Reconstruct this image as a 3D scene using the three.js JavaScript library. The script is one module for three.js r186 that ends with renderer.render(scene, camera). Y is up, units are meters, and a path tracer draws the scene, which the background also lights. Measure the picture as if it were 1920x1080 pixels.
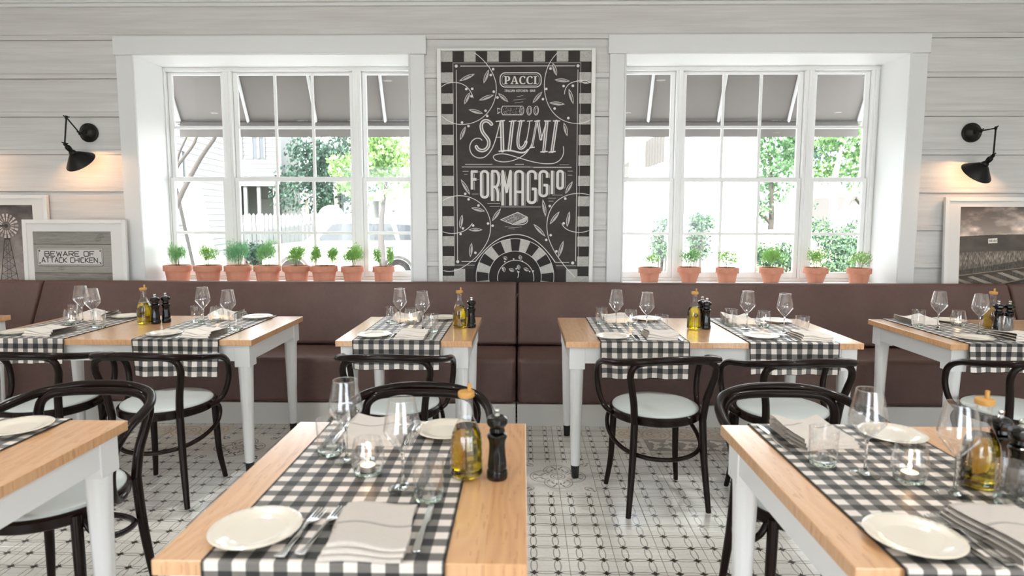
import * as THREE from 'three';
import { RoundedBoxGeometry } from 'three/addons/geometries/RoundedBoxGeometry.js';
import { mergeGeometries, toCreasedNormals } from 'three/addons/utils/BufferGeometryUtils.js';

// ------------------------------------------------------------------ camera, sky, sun, exposure
const scene = new THREE.Scene();
const FOCAL = 1160;                                   // pixels of a 1920 x 1080 frame
const camera = new THREE.PerspectiveCamera(2 * Math.atan(540 / FOCAL) * 180 / Math.PI, 1920 / 1080, 0.05, 300);
camera.position.set(0, 1.398, 4.75);
camera.rotation.order = 'YXZ';
camera.rotation.set(-0.1, 0.01767, 0.002);
camera.setViewOffset(1920, 1080, 0, 20, 1920, 1080);  // a slight lens rise
camera.focus = 4.0;
camera.userData.fStop = 3.2;
scene.add(camera);

scene.background = new THREE.Color(0.88, 0.95, 1.04);  // bright summer haze
scene.backgroundIntensity = 5;
const sun = new THREE.DirectionalLight(new THREE.Color(1.0, 0.98, 0.94), 10);
sun.position.set(-7, 20, 11);
sun.target.position.set(0, 0, -8);
sun.castShadow = true;
Object.assign(sun.shadow.camera, { left: -25, right: 25, top: 25, bottom: -25, near: 1, far: 80 });
sun.shadow.mapSize.set(2048, 2048);
scene.add(sun, sun.target);

const renderer = new THREE.WebGLRenderer({ antialias: true });
renderer.toneMapping = THREE.LinearToneMapping;
renderer.toneMappingExposure = 1.4;
renderer.shadowMap.enabled = true;
const LAMP_WARM = new THREE.Color(1.0, 0.82, 0.64), SCONCE_WARM = new THREE.Color(1.0, 0.56, 0.30);
const DOWNLIGHT = 6, SCONCE = 0.22;

// ------------------------------------------------------------------ helpers
let seed = 7;
function rnd() { seed = (seed * 1664525 + 1013904223) >>> 0; return seed / 4294967296; }
const rr = (a, b) => a + (b - a) * rnd();
const V = (x, y, z) => new THREE.Vector3(x, y, z);
const used = {};
function numbered(name) { const n = used[name] = (used[name] ?? -1) + 1; return n ? `${name}_${String(n).padStart(3, '0')}` : name; }
function shade(o) { o.castShadow = true; o.receiveShadow = true; return o; }
function tag(o, label, category, group) { Object.assign(o.userData, { label, category }); if (group) o.userData.group = group; return o; }
function thing(name, label, category, group, pos = [0, 0, 0], turn = 0) {
  const o = new THREE.Group(); o.name = numbered(name); o.position.set(...pos); o.rotation.y = turn; scene.add(o);
  return tag(o, label, category, group);
}
function part(name, geo, mat, parent, kind) {
  const o = shade(new THREE.Mesh(geo, mat)); o.name = name; parent.add(o); if (kind) o.userData.kind = kind; return o;
}
function solo(name, geo, mat, label, category, group) {
  const o = shade(new THREE.Mesh(geo, mat)); o.name = numbered(name); scene.add(o); return tag(o, label, category, group);
}
function structure(name, geo, mat) {
  const o = geo ? shade(new THREE.Mesh(geo, mat)) : new THREE.Group(); o.name = name; o.userData.kind = 'structure'; scene.add(o); return o;
}
function put(proto, label, pos, turn = 0, group) {     // the prototype the first time, then copies
  let o = proto;
  if (proto.userData.placed) { o = proto.clone(); o.name = numbered(proto.userData.base); scene.add(o); }
  else { proto.userData.placed = true; proto.userData.base = proto.name.replace(/_\d{3}$/, ''); }
  o.position.set(...pos); o.rotation.set(0, turn, 0); o.userData = { ...o.userData, label }; if (group) o.userData.group = group;
  return o;
}
function cleanUserData() { scene.traverse((o) => { delete o.userData.placed; delete o.userData.base; }); }

// box-projected uv in metres
function uvBox(g, s = 1, ox = 0, oy = 0) {
  g = g.index ? g.toNonIndexed() : g;
  const p = g.attributes.position, n = g.attributes.normal, uv = new Float32Array(p.count * 2);
  for (let i = 0; i < p.count; i++) {
    const ax = Math.abs(n.getX(i)), ay = Math.abs(n.getY(i)), az = Math.abs(n.getZ(i)), x = p.getX(i), y = p.getY(i), z = p.getZ(i);
    let u, v;
    if (ay >= ax && ay >= az) { u = x; v = z; } else if (ax >= az) { u = z; v = y; } else { u = x; v = y; }
    uv[2 * i] = u * s + ox; uv[2 * i + 1] = v * s + oy;
  }
  g.setAttribute('uv', new THREE.BufferAttribute(uv, 2));
  return g;
}
function box(x0, x1, y0, y1, z0, z1, r = 0) {
  const w = x1 - x0, h = y1 - y0, d = z1 - z0;
  const g = r > 0 ? new RoundedBoxGeometry(w, h, d, r > 0.012 ? 4 : 2, Math.min(r, w / 2.01, h / 2.01, d / 2.01)) : new THREE.BoxGeometry(w, h, d);
  g.translate((x0 + x1) / 2, (y0 + y1) / 2, (z0 + z1) / 2);
  return uvBox(g);
}
const flat = (g) => (g.index ? g.toNonIndexed() : g);
function join(list) { return mergeGeometries(list.map((g) => { g = flat(g); for (const k of Object.keys(g.attributes)) if (!['position', 'normal', 'uv'].includes(k)) g.deleteAttribute(k); return g; })); }
function lathe(pts, seg = 40, crease = 0.6) {
  const g = new THREE.LatheGeometry(pts.map(([r, y]) => new THREE.Vector2(r, y)), seg);
  return crease ? toCreasedNormals(g, crease) : g;
}
// a smooth curve through profile points, for lathes
function smoothProfile(pts, n) {
  const c = new THREE.CatmullRomCurve3(pts.map(([r, y]) => V(r, y, 0)), false, 'centripetal');
  return c.getPoints(n).map((p) => [Math.max(0, p.x), p.y]);
}
// round bar along points, radius given per point
function bar(points, radius, seg = 40, radial = 10, closed = false) {
  const c = new THREE.CatmullRomCurve3(points.map((p) => V(...p)), closed, 'centripetal');
  const P = c.getPoints(seg), F = c.computeFrenetFrames(seg, closed), pos = [], nor = [], uv = [], idx = [];
  const U = [];
  for (let i = 0; i <= seg; i++) {                       // getPoints and frames use different spacing; take frames from own tangents
    const a = P[Math.max(0, i - 1)], b = P[Math.min(seg, i + 1)];
    const t = closed && (i === 0 || i === seg) ? P[1].clone().sub(P[seg - 1]).normalize() : b.clone().sub(a).normalize();
    let u = i ? U[i - 1].clone() : (Math.abs(t.y) < 0.9 ? V(0, 1, 0) : V(1, 0, 0));
    u.sub(t.clone().multiplyScalar(u.dot(t))).normalize(); U.push(u);
    const w = t.clone().cross(u);
    const f = i / seg, k = f * (Array.isArray(radius) ? radius.length - 1 : 1), k0 = Math.floor(k);
    const r = Array.isArray(radius) ? THREE.MathUtils.lerp(radius[k0], radius[Math.min(k0 + 1, radius.length - 1)], k - k0) : radius;
    for (let j = 0; j <= radial; j++) {
      const th = j / radial * Math.PI * 2, n = u.clone().multiplyScalar(Math.cos(th)).addScaledVector(w, Math.sin(th));
      pos.push(P[i].x + n.x * r, P[i].y + n.y * r, P[i].z + n.z * r); nor.push(n.x, n.y, n.z); uv.push(j / radial, f);
    }
  }
  const R = radial + 1;
  for (let i = 0; i < seg; i++) for (let j = 0; j < radial; j++) { const a = i * R + j; idx.push(a, a + 1, a + R, a + 1, a + R + 1, a + R); }
  if (!closed) for (const e of [0, seg]) {
    const c0 = pos.length / 3, t = (e ? P[seg].clone().sub(P[seg - 1]) : P[0].clone().sub(P[1])).normalize();
    pos.push(P[e].x, P[e].y, P[e].z); nor.push(t.x, t.y, t.z); uv.push(0, 0);
    for (let j = 0; j <= radial; j++) { const a = (e * R + j) * 3; pos.push(pos[a], pos[a + 1], pos[a + 2]); nor.push(t.x, t.y, t.z); uv.push(0, 0); }
    for (let j = 0; j < radial; j++) e ? idx.push(c0, c0 + 1 + j, c0 + 2 + j) : idx.push(c0, c0 + 2 + j, c0 + 1 + j);
  }
  const g = new THREE.BufferGeometry();
  g.setAttribute('position', new THREE.Float32BufferAttribute(pos, 3)); g.setAttribute('normal', new THREE.Float32BufferAttribute(nor, 3));
  g.setAttribute('uv', new THREE.Float32BufferAttribute(uv, 2)); g.setIndex(idx);
  return g;
}
// straight prism: profile [[z,y],...] counter-clockwise, from x0 to x1; uv in metres
function prismX(profile, x0, x1, off = 0) {
  const pos = [], uv = [], n = profile.length;
  const tri = (a, b, c, ua, ub, uc) => { pos.push(...a, ...b, ...c); uv.push(...ua, ...ub, ...uc); };
  let s = 0;
  for (let i = 0; i < n; i++) {
    const [z0, y0] = profile[i], [z1, y1] = profile[(i + 1) % n], l = Math.hypot(z1 - z0, y1 - y0);
    const A = [x0, y0, z0], B = [x1, y0, z0], C = [x1, y1, z1], D = [x0, y1, z1];
    const ua = [x0 + off, y0 + off * 1.7], ub = [x1 + off, y0 + off * 1.7], uc = [x1 + off, y1 + off * 1.7], ud = [x0 + off, y1 + off * 1.7];
    tri(A, B, C, ua, ub, uc); tri(A, C, D, ua, uc, ud); s += l;
  }
  const shp = THREE.ShapeUtils.triangulateShape(profile.map(([z, y]) => new THREE.Vector2(z, y)), []);
  for (const [a, b, c] of shp) {
    const f = (i, x) => [x, profile[i][1], profile[i][0]], u = (i) => [profile[i][0], profile[i][1]];
    tri(f(a, x1), f(c, x1), f(b, x1), u(a), u(c), u(b)); tri(f(a, x0), f(b, x0), f(c, x0), u(a), u(b), u(c));
  }
  const g = new THREE.BufferGeometry();
  g.setAttribute('position', new THREE.Float32BufferAttribute(pos, 3)); g.setAttribute('uv', new THREE.Float32BufferAttribute(uv, 2));
  g.computeVertexNormals();
  return g;
}
// surface from a function (u,v) -> [x,y,z], with uv from a second function
function sheet(nu, nv, fn, uvf) {
  const pos = [], uv = [], idx = [];
  for (let j = 0; j <= nv; j++) for (let i = 0; i <= nu; i++) { pos.push(...fn(i / nu, j / nv)); uv.push(...(uvf ? uvf(i / nu, j / nv) : [i / nu, j / nv])); }
  for (let j = 0; j < nv; j++) for (let i = 0; i < nu; i++) { const a = j * (nu + 1) + i, b = a + nu + 1; idx.push(a, b, a + 1, a + 1, b, b + 1); }
  const g = new THREE.BufferGeometry();
  g.setAttribute('position', new THREE.Float32BufferAttribute(pos, 3)); g.setAttribute('uv', new THREE.Float32BufferAttribute(uv, 2)); g.setIndex(idx);
  g.computeVertexNormals();
  return g;
}

const circle = (r, y, n = 24) => Array.from({ length: n }, (_, k) => [r * Math.cos(k / n * 6.28319), y, r * Math.sin(k / n * 6.28319)]);

// ------------------------------------------------------------------ noise and textures
function hash2(x, y) { let h = (x * 374761393 + y * 668265263) | 0; h = Math.imul(h ^ (h >>> 13), 1274126177); return ((h ^ (h >>> 16)) >>> 0) / 4294967296; }
function vnoise(x, y, px = 4096, py = 4096) {            // value noise that repeats every px, py
  const xi = Math.floor(x), yi = Math.floor(y), fx = x - xi, fy = y - yi, s = fx * fx * (3 - 2 * fx), t = fy * fy * (3 - 2 * fy);
  const m = (a, b) => ((a % b) + b) % b, h = (i, j) => hash2(m(i, px), m(j, py));
  const a = h(xi, yi), b = h(xi + 1, yi), c = h(xi, yi + 1), d = h(xi + 1, yi + 1);
  return a + (b - a) * s + (c - a) * t + (a - b - c + d) * s * t;
}
function fbm(x, y, px, py, oct = 4) { let v = 0, a = 0.5; for (let i = 0; i < oct; i++) { v += a * vnoise(x, y, px, py); x = x * 2; y = y * 2; px *= 2; py *= 2; a /= 2; } return v / (1 - Math.pow(0.5, oct)); }
function dataTex(w, h, fn, srgb = true, sx = 1, sy = 1) {
  const d = new Uint8Array(w * h * 4);
  for (let j = 0; j < h; j++) for (let i = 0; i < w; i++) { const c = fn(i / w, j / h, i, j), k = (j * w + i) * 4; for (let q = 0; q < 3; q++) d[k + q] = Math.max(0, Math.min(255, Array.isArray(c) ? c[q] : c)); d[k + 3] = 255; }
  const t = new THREE.DataTexture(d, w, h);
  t.wrapS = t.wrapT = THREE.RepeatWrapping; t.magFilter = THREE.LinearFilter; t.minFilter = THREE.LinearMipmapLinearFilter; t.generateMipmaps = true;
  if (srgb) t.colorSpace = THREE.SRGBColorSpace; t.repeat.set(sx, sy); t.needsUpdate = true;
  return t;
}
function canvasTex(w, h, draw) {
  const c = document.createElement('canvas'); c.width = w; c.height = h; const g = c.getContext('2d'); draw(g, w, h);
  const t = new THREE.CanvasTexture(c); t.colorSpace = THREE.SRGBColorSpace; t.anisotropy = 8; return t;
}
const mix = (a, b, t) => a.map((v, i) => v + (b[i] - v) * t);

// oak: grain runs along v
const oakTex = dataTex(512, 1024, (u, v) => {
  const w = fbm(u * 6, v * 3, 6, 3, 3), ring = Math.sin((u * 26 + w * 5.5) * 6.2832) * 0.5 + 0.5, fine = vnoise(u * 220, v * 14, 220, 14), stave = hash2(Math.floor(u * 7), 3);
  const pore = vnoise(u * 160, v * 40, 160, 40) > 0.83 ? 1 : 0;
  let c = mix([220, 170, 122], [198, 144, 98], ring * 0.42 + fine * 0.2);
  c = mix(c, [228, 184, 138], stave * 0.45); c = mix(c, [158, 104, 62], pore * 0.28);
  return c;
}, true, 1 / 0.75, 1 / 1.5);
const plankTex = dataTex(1024, 512, (u, v) => {          // limewashed boards, streaks along u
  const a = fbm(u * 5, v * 40, 5, 40, 4), b = vnoise(u * 14, v * 150, 14, 150), c = fbm(u * 3, v * 9, 3, 9, 3);
  return mix(mix([214, 213, 210], [194, 191, 187], a), [226, 226, 223], b * 0.35 * c * 1.6);
}, true, 1 / 2.2, 1 / 0.9);
const plankBump = dataTex(512, 512, (u, v) => 255 * (0.6 * fbm(u * 4, v * 60, 4, 60, 3) + 0.4 * vnoise(u * 10, v * 128, 10, 128)), false, 1 / 2.2, 1 / 0.9);
const leatherTex = dataTex(512, 512, (u, v) => { const a = fbm(u * 8, v * 8, 8, 8, 4), b = fbm(u * 60, v * 60, 60, 60, 2); return mix([84, 60, 54], [104, 78, 71], a * 0.7 + b * 0.3); }, true, 0.9, 0.9);
const leatherBump = dataTex(512, 512, (u, v) => 255 * fbm(u * 128, v * 128, 128, 128, 2), false, 2.2, 2.2);
const CHECK = 0.0262;
const ginghamTex = dataTex(256, 256, (u, v, i, j) => {
  const du = u >= 0.5, dv = v >= 0.5, warp = ((i + j) >> 1) % 2;        // twill: which yarn lies on top
  const yarn = warp ? du : dv, n = 8 * vnoise(i / 2, j / 2, 128, 128) - 4;
  const k = du && dv ? 15 : !du && !dv ? 232 : yarn ? 62 : 150;
  return [k + n, k * 0.958 + n, k * 0.918 + n];
}, true, 1 / (2 * CHECK), 1 / (2 * CHECK));
const clothBump = dataTex(128, 128, (u, v, i, j) => 255 * (0.5 + 0.25 * Math.sin(i * 1.571) + 0.25 * Math.sin(j * 1.571)), false, 25, 25);
const napkinTex = dataTex(64, 512, (u, v, i, j) => {
  const line = Math.abs(v - 0.47) < 0.007 || Math.abs(v - 0.495) < 0.004, n = 10 * vnoise(i * 0.7, j * 0.7, 45, 358);
  return line ? [142, 137, 132] : [238 - n, 229 - n, 219 - n];
});
const terraTex = dataTex(256, 256, (u, v) => mix([203, 134, 108], [222, 160, 134], fbm(u * 6, v * 6, 6, 6, 4)));
const concreteTex = dataTex(256, 256, (u, v) => { const a = 190 + 40 * fbm(u * 8, v * 8, 8, 8, 5); return [a, a * 0.99, a * 0.96]; }, true, 0.4, 0.4);

// encaustic tile prints
const tileBase = '#e2e0d8', tileInk = '#2a2622', tileLine = '#9c968c';
function tileCanvas(draw, base = tileBase) {
  return canvasTex(384, 384, (g, w) => {
    g.fillStyle = base; g.fillRect(0, 0, w, w);
    for (let k = 0; k < 500; k++) { g.fillStyle = `rgba(${k % 2 ? '255,252,244' : '120,112,98'},0.05)`; g.fillRect(rnd() * w, rnd() * w, 3 + rnd() * 26, 2 + rnd() * 14); }
    draw(g, w);
  });
}
function star(g, x, y, r) { g.beginPath(); for (let k = 0; k < 8; k++) { const a = k * Math.PI / 4, q = k % 2 ? r * 0.48 : r; g.lineTo(x + q * Math.cos(a), y + q * Math.sin(a)); } g.closePath(); g.fill(); }
const tileChain = tileCanvas((g, w) => {
  g.strokeStyle = tileLine; g.lineWidth = 9;
  for (let i = 0; i < 2; i++) for (let j = 0; j < 2; j++) {
    const x = w / 4 + i * w / 2, y = w / 4 + j * w / 2;
    for (const s of [-1, 1]) {
      g.beginPath(); g.ellipse(x + s * w / 4, y, w / 4 - 8, 17, 0, 0, 7); g.stroke();
      g.beginPath(); g.ellipse(x, y + s * w / 4, 26, w / 4 - 10, 0, 0, 7); g.stroke();
    }
  }
  g.fillStyle = tileInk; for (let i = 0; i < 2; i++) for (let j = 0; j < 2; j++) star(g, w / 4 + i * w / 2, w / 4 + j * w / 2, 37);
  g.strokeStyle = 'rgba(150,142,128,.55)'; g.lineWidth = 2; for (const y of [0.5]) { g.beginPath(); g.moveTo(0, w * y); g.lineTo(w, w * y); g.stroke(); }
});
function medallion(ink, ink2, fat) {                     // one quarter, its centre at the lower right corner
  return tileCanvas((g, w) => {
    g.strokeStyle = ink; g.lineCap = 'round';
    for (const [r, l] of [[150, fat], [122, fat * 0.6]]) { g.lineWidth = l; g.beginPath(); g.arc(w - 150, w, r, Math.PI, Math.PI * 1.75); g.stroke(); g.beginPath(); g.arc(w, w - 150, r, Math.PI * 0.75, Math.PI * 1.5); g.stroke(); }
    g.lineWidth = fat; for (const r of [46, 78]) { g.beginPath(); g.arc(w, w, r, Math.PI, Math.PI * 1.5); g.stroke(); }
    g.fillStyle = ink2;
    for (const [x, y, a] of [[w - 190, w - 22, 0], [w - 22, w - 190, 1.57], [w - 240, w - 50, 0.5], [w - 50, w - 240, 1.07], [w - 105, w - 105, 0.785], [w - 160, w - 60, -0.4], [w - 60, w - 160, 2]]) { g.save(); g.translate(x, y); g.rotate(a); g.beginPath(); g.ellipse(0, 0, 30, 12, 0, 0, 7); g.fill(); g.restore(); }
    g.lineWidth = fat * 0.8;
    for (const s of [0, 1]) { g.save(); if (s) { g.translate(w, w); g.rotate(-Math.PI / 2); g.scale(-1, 1); g.translate(-w, -w); } g.beginPath(); g.moveTo(30, 40); g.bezierCurveTo(110, 10, 150, 110, 90, 120); g.bezierCurveTo(60, 124, 60, 86, 86, 90); g.stroke(); g.beginPath(); g.ellipse(52, 84, 22, 9, 0.9, 0, 7); g.fill(); g.restore(); }
    star(g, 26, 26, 20);
  });
}
const tileMedalGrey = medallion('#a7a19a', '#948f88', 13), tileMedalDark = medallion('#4b4640', '#3f3a35', 9);
const tileLeaf = tileCanvas((g, w) => {
  g.fillStyle = '#e4e0d6';
  for (const [x, y, a] of [[110, 100, 0.6], [270, 110, 2.4], [100, 270, -0.7], [280, 280, 0.8]]) { g.save(); g.translate(x, y); g.rotate(a); for (const [dx, dy, rx, ry] of [[0, 0, 84, 24], [30, 26, 46, 20], [30, -26, 46, 20], [-50, 12, 30, 26]]) { g.beginPath(); g.ellipse(dx, dy, rx, ry, dy * 0.02, 0, 7); g.fill(); } g.restore(); }
}, '#96918a');
const tileTan = tileCanvas((g, w) => {
  g.strokeStyle = '#c9a274'; g.lineWidth = 15; for (const r of [60, 120, 176]) { g.beginPath(); g.arc(w / 2, w / 2 + 30, r, 0, 7); g.stroke(); }
  g.fillStyle = '#b9afa0'; for (let k = 0; k < 6; k++) { g.save(); g.translate(w / 2, w / 2 + 30); g.rotate(k * 1.047); g.beginPath(); g.ellipse(92, 0, 24, 12, 0.5, 0, 7); g.fill(); g.restore(); }
}, '#ded3bf');

// ------------------------------------------------------------------ materials
const M = {};
const std = (o) => new THREE.MeshStandardMaterial(o), phy = (o) => new THREE.MeshPhysicalMaterial(o);
M.oak = phy({ map: oakTex, roughness: 0.32, clearcoat: 1.0, clearcoatRoughness: 0.2 });
M.plank = std({ map: plankTex, roughness: 0.62, bumpMap: plankBump, bumpScale: 0.0012 });
M.trim = phy({ color: 0xe0e1df, roughness: 0.4, clearcoat: 0.2, clearcoatRoughness: 0.3 });
M.sash = phy({ color: 0xf0f0ee, roughness: 0.4, clearcoat: 0.2, clearcoatRoughness: 0.3 });
M.table = phy({ color: 0xe8e8e6, roughness: 0.38, clearcoat: 0.3, clearcoatRoughness: 0.25 });
M.plaster = std({ color: 0xe0e0df, roughness: 0.9 });
M.plinth = std({ color: 0xd2cfc8, roughness: 0.55 });
M.leather = phy({ map: leatherTex, roughness: 0.5, bumpMap: leatherBump, bumpScale: 0.0006, sheen: 0.08, sheenRoughness: 0.5, sheenColor: new THREE.Color(0.5, 0.42, 0.4) });
M.bent = phy({ color: 0x1c120e, roughness: 0.26, specularIntensity: 0.22, clearcoat: 0.15, clearcoatRoughness: 0.06 });
M.pad = phy({ color: 0xc7cecb, roughness: 0.42, clearcoat: 0.15, clearcoatRoughness: 0.35 });
M.blackFoot = std({ color: 0x0e0e0e, roughness: 0.5 });
M.gingham = phy({ map: ginghamTex, roughness: 0.75, bumpMap: clothBump, bumpScale: 0.0004, clearcoat: 0.45, clearcoatRoughness: 0.4, sheen: 0.8, sheenRoughness: 0.35, sheenColor: new THREE.Color(0.9, 0.9, 0.9) });
M.hem = std({ color: 0x1d1b1a, roughness: 0.9 });
M.napkin = std({ map: napkinTex, roughness: 0.92, bumpMap: clothBump, bumpScale: 0.0003, side: THREE.DoubleSide });
M.plate = phy({ color: 0xe6ddcc, roughness: 0.28, clearcoat: 0.8, clearcoatRoughness: 0.06 });
M.steel = std({ color: 0xd9d8d4, roughness: 0.2, metalness: 1 });
M.glass = phy({ color: 0xffffff, roughness: 0.0, transmission: 1, thickness: 0.02, ior: 1.48, attenuationColor: new THREE.Color(0.8, 0.92, 0.84), attenuationDistance: 0.05 });
M.thinGlass = phy({ color: 0xffffff, roughness: 0.0, transmission: 1, thickness: 0, ior: 1.75 });
M.pane = phy({ color: 0xffffff, roughness: 0.0, transmission: 1, thickness: 0, ior: 1.45 });
M.oil = phy({ color: 0xffffff, roughness: 0.02, transmission: 1, thickness: 0.07, ior: 1.46, attenuationColor: new THREE.Color(0.74, 0.66, 0.03), attenuationDistance: 0.03 });
M.cork = std({ color: 0xc8964f, roughness: 0.75 });
M.mill = phy({ color: 0x080605, roughness: 0.25, specularIntensity: 0.5, clearcoat: 0.5, clearcoatRoughness: 0.12 });
M.wax = std({ color: 0xf3eee2, roughness: 0.6 });
M.tin = std({ color: 0xcfcfcd, roughness: 0.35, metalness: 1 });
M.flame = std({ color: 0x000000, emissive: new THREE.Color(1.0, 0.55, 0.22), emissiveIntensity: 6 });
M.terra = std({ map: terraTex, roughness: 0.85 });
M.soil = std({ color: 0x3a2b20, roughness: 1 });
M.iron = phy({ color: 0x1a1714, roughness: 0.42, metalness: 0.5 });
M.shadeInside = std({ color: 0xe8dccb, roughness: 0.5 });
M.bulb = std({ color: 0x000000, emissive: new THREE.Color(1.0, 0.62, 0.34), emissiveIntensity: 3 });
M.frame = phy({ color: 0xe9e8e4, roughness: 0.4, clearcoat: 0.2, clearcoatRoughness: 0.3 });
M.mat = std({ color: 0xe4e2dd, roughness: 0.95 });
const leafMat = (c) => phy({ color: c, roughness: 0.7, transmission: 0.3, thickness: 0, side: THREE.DoubleSide });

// ------------------------------------------------------------------ the room
const ROOM = { x0: -7.2, x1: 7.2, z1: 8.6, h: 2.97 }, SILL = 0.862, HEAD = 2.58;
const WIN = [{ x0: -2.915, x1: -0.857, out0: -3.05, out1: -0.735 }, { x0: 0.76, x1: 2.825, out0: 0.636, out1: 2.955 }];
{
  const g = [box(ROOM.x0 - 0.3, WIN[0].x0 - 0.02, -0.4, 3.4, -0.42, 0), box(WIN[0].x1 + 0.02, WIN[1].x0 - 0.02, -0.4, 3.4, -0.42, 0), box(WIN[1].x1 + 0.02, ROOM.x1 + 0.3, -0.4, 3.4, -0.42, 0)];
  for (const w of WIN) g.push(box(w.x0 - 0.02, w.x1 + 0.02, HEAD + 0.02, 3.4, -0.42, 0), box(w.x0 - 0.02, w.x1 + 0.02, -0.4, SILL - 0.03, -0.42, 0));
  const wall = structure('wall_back', join(g), M.plaster);
  // lapped boards, each its own piece
  const courses = [[2.695, 2.975]]; for (let y = 2.695; y > 0.7; y -= 0.2815) courses.push([y - 0.2815, y]);
  courses.forEach(([y0, y1], k) => {
    const spans = k === 0 ? [[ROOM.x0, ROOM.x1]] : [[ROOM.x0, WIN[0].out0 + 0.01], [WIN[0].out1 - 0.01, WIN[1].out0 + 0.01], [WIN[1].out1 - 0.01, ROOM.x1]];
    for (const [a, b] of spans) {
      const prof = [[0.001, y0 + 0.002], [0.026, y0 + 0.002], [0.028, y0 + 0.006], [0.027, y0 + 0.034], [0.019, y0 + 0.042], [0.015, y1 - 0.003], [0.013, y1], [0.001, y1]];
      part('board', prismX(prof, a, b, k * 0.37 + a * 0.11), M.plank, wall);
    }
  });
}
structure('trim_1', join([box(ROOM.x0, ROOM.x1, 2.952, 2.97, 0.0, 0.075, 0.004), box(ROOM.x0, ROOM.x1, 2.93, 2.953, 0.0, 0.05, 0.004)]), M.trim);
structure('ceiling', box(ROOM.x0 - 0.3, ROOM.x1 + 0.3, ROOM.h, ROOM.h + 0.3, -0.42, ROOM.z1 + 1.5), M.plaster);
structure('wall_left', box(ROOM.x0 - 0.3, ROOM.x0, -0.4, ROOM.h, 0, ROOM.z1), M.plaster);
structure('wall_right', box(ROOM.x1, ROOM.x1 + 0.3, -0.4, ROOM.h, 0, ROOM.z1), M.plaster);
{ // the side behind the camera opens to the street through wide doorways
  const g = [], doors = [[-4.2, -1.2], [1.2, 4.2]]; let x = ROOM.x0 - 0.3;
  for (const [a, b] of doors) { g.push(box(x, a, -0.4, ROOM.h, ROOM.z1, ROOM.z1 + 0.25), box(a, b, 2.5, ROOM.h, ROOM.z1, ROOM.z1 + 0.25), box(a, b, -0.4, 0.0, ROOM.z1, ROOM.z1 + 0.25)); x = b; }
  g.push(box(x, ROOM.x1 + 0.3, -0.4, ROOM.h, ROOM.z1, ROOM.z1 + 0.25));
  structure('wall_front', join(g), M.plaster);
}
structure('roof', box(ROOM.x0 - 0.6, ROOM.x1 + 0.6, 3.4, 3.6, -0.6, ROOM.z1 + 1.5), M.plaster);  // unseen; overhang past the rear doorways is added to keep direct sun out

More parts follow.
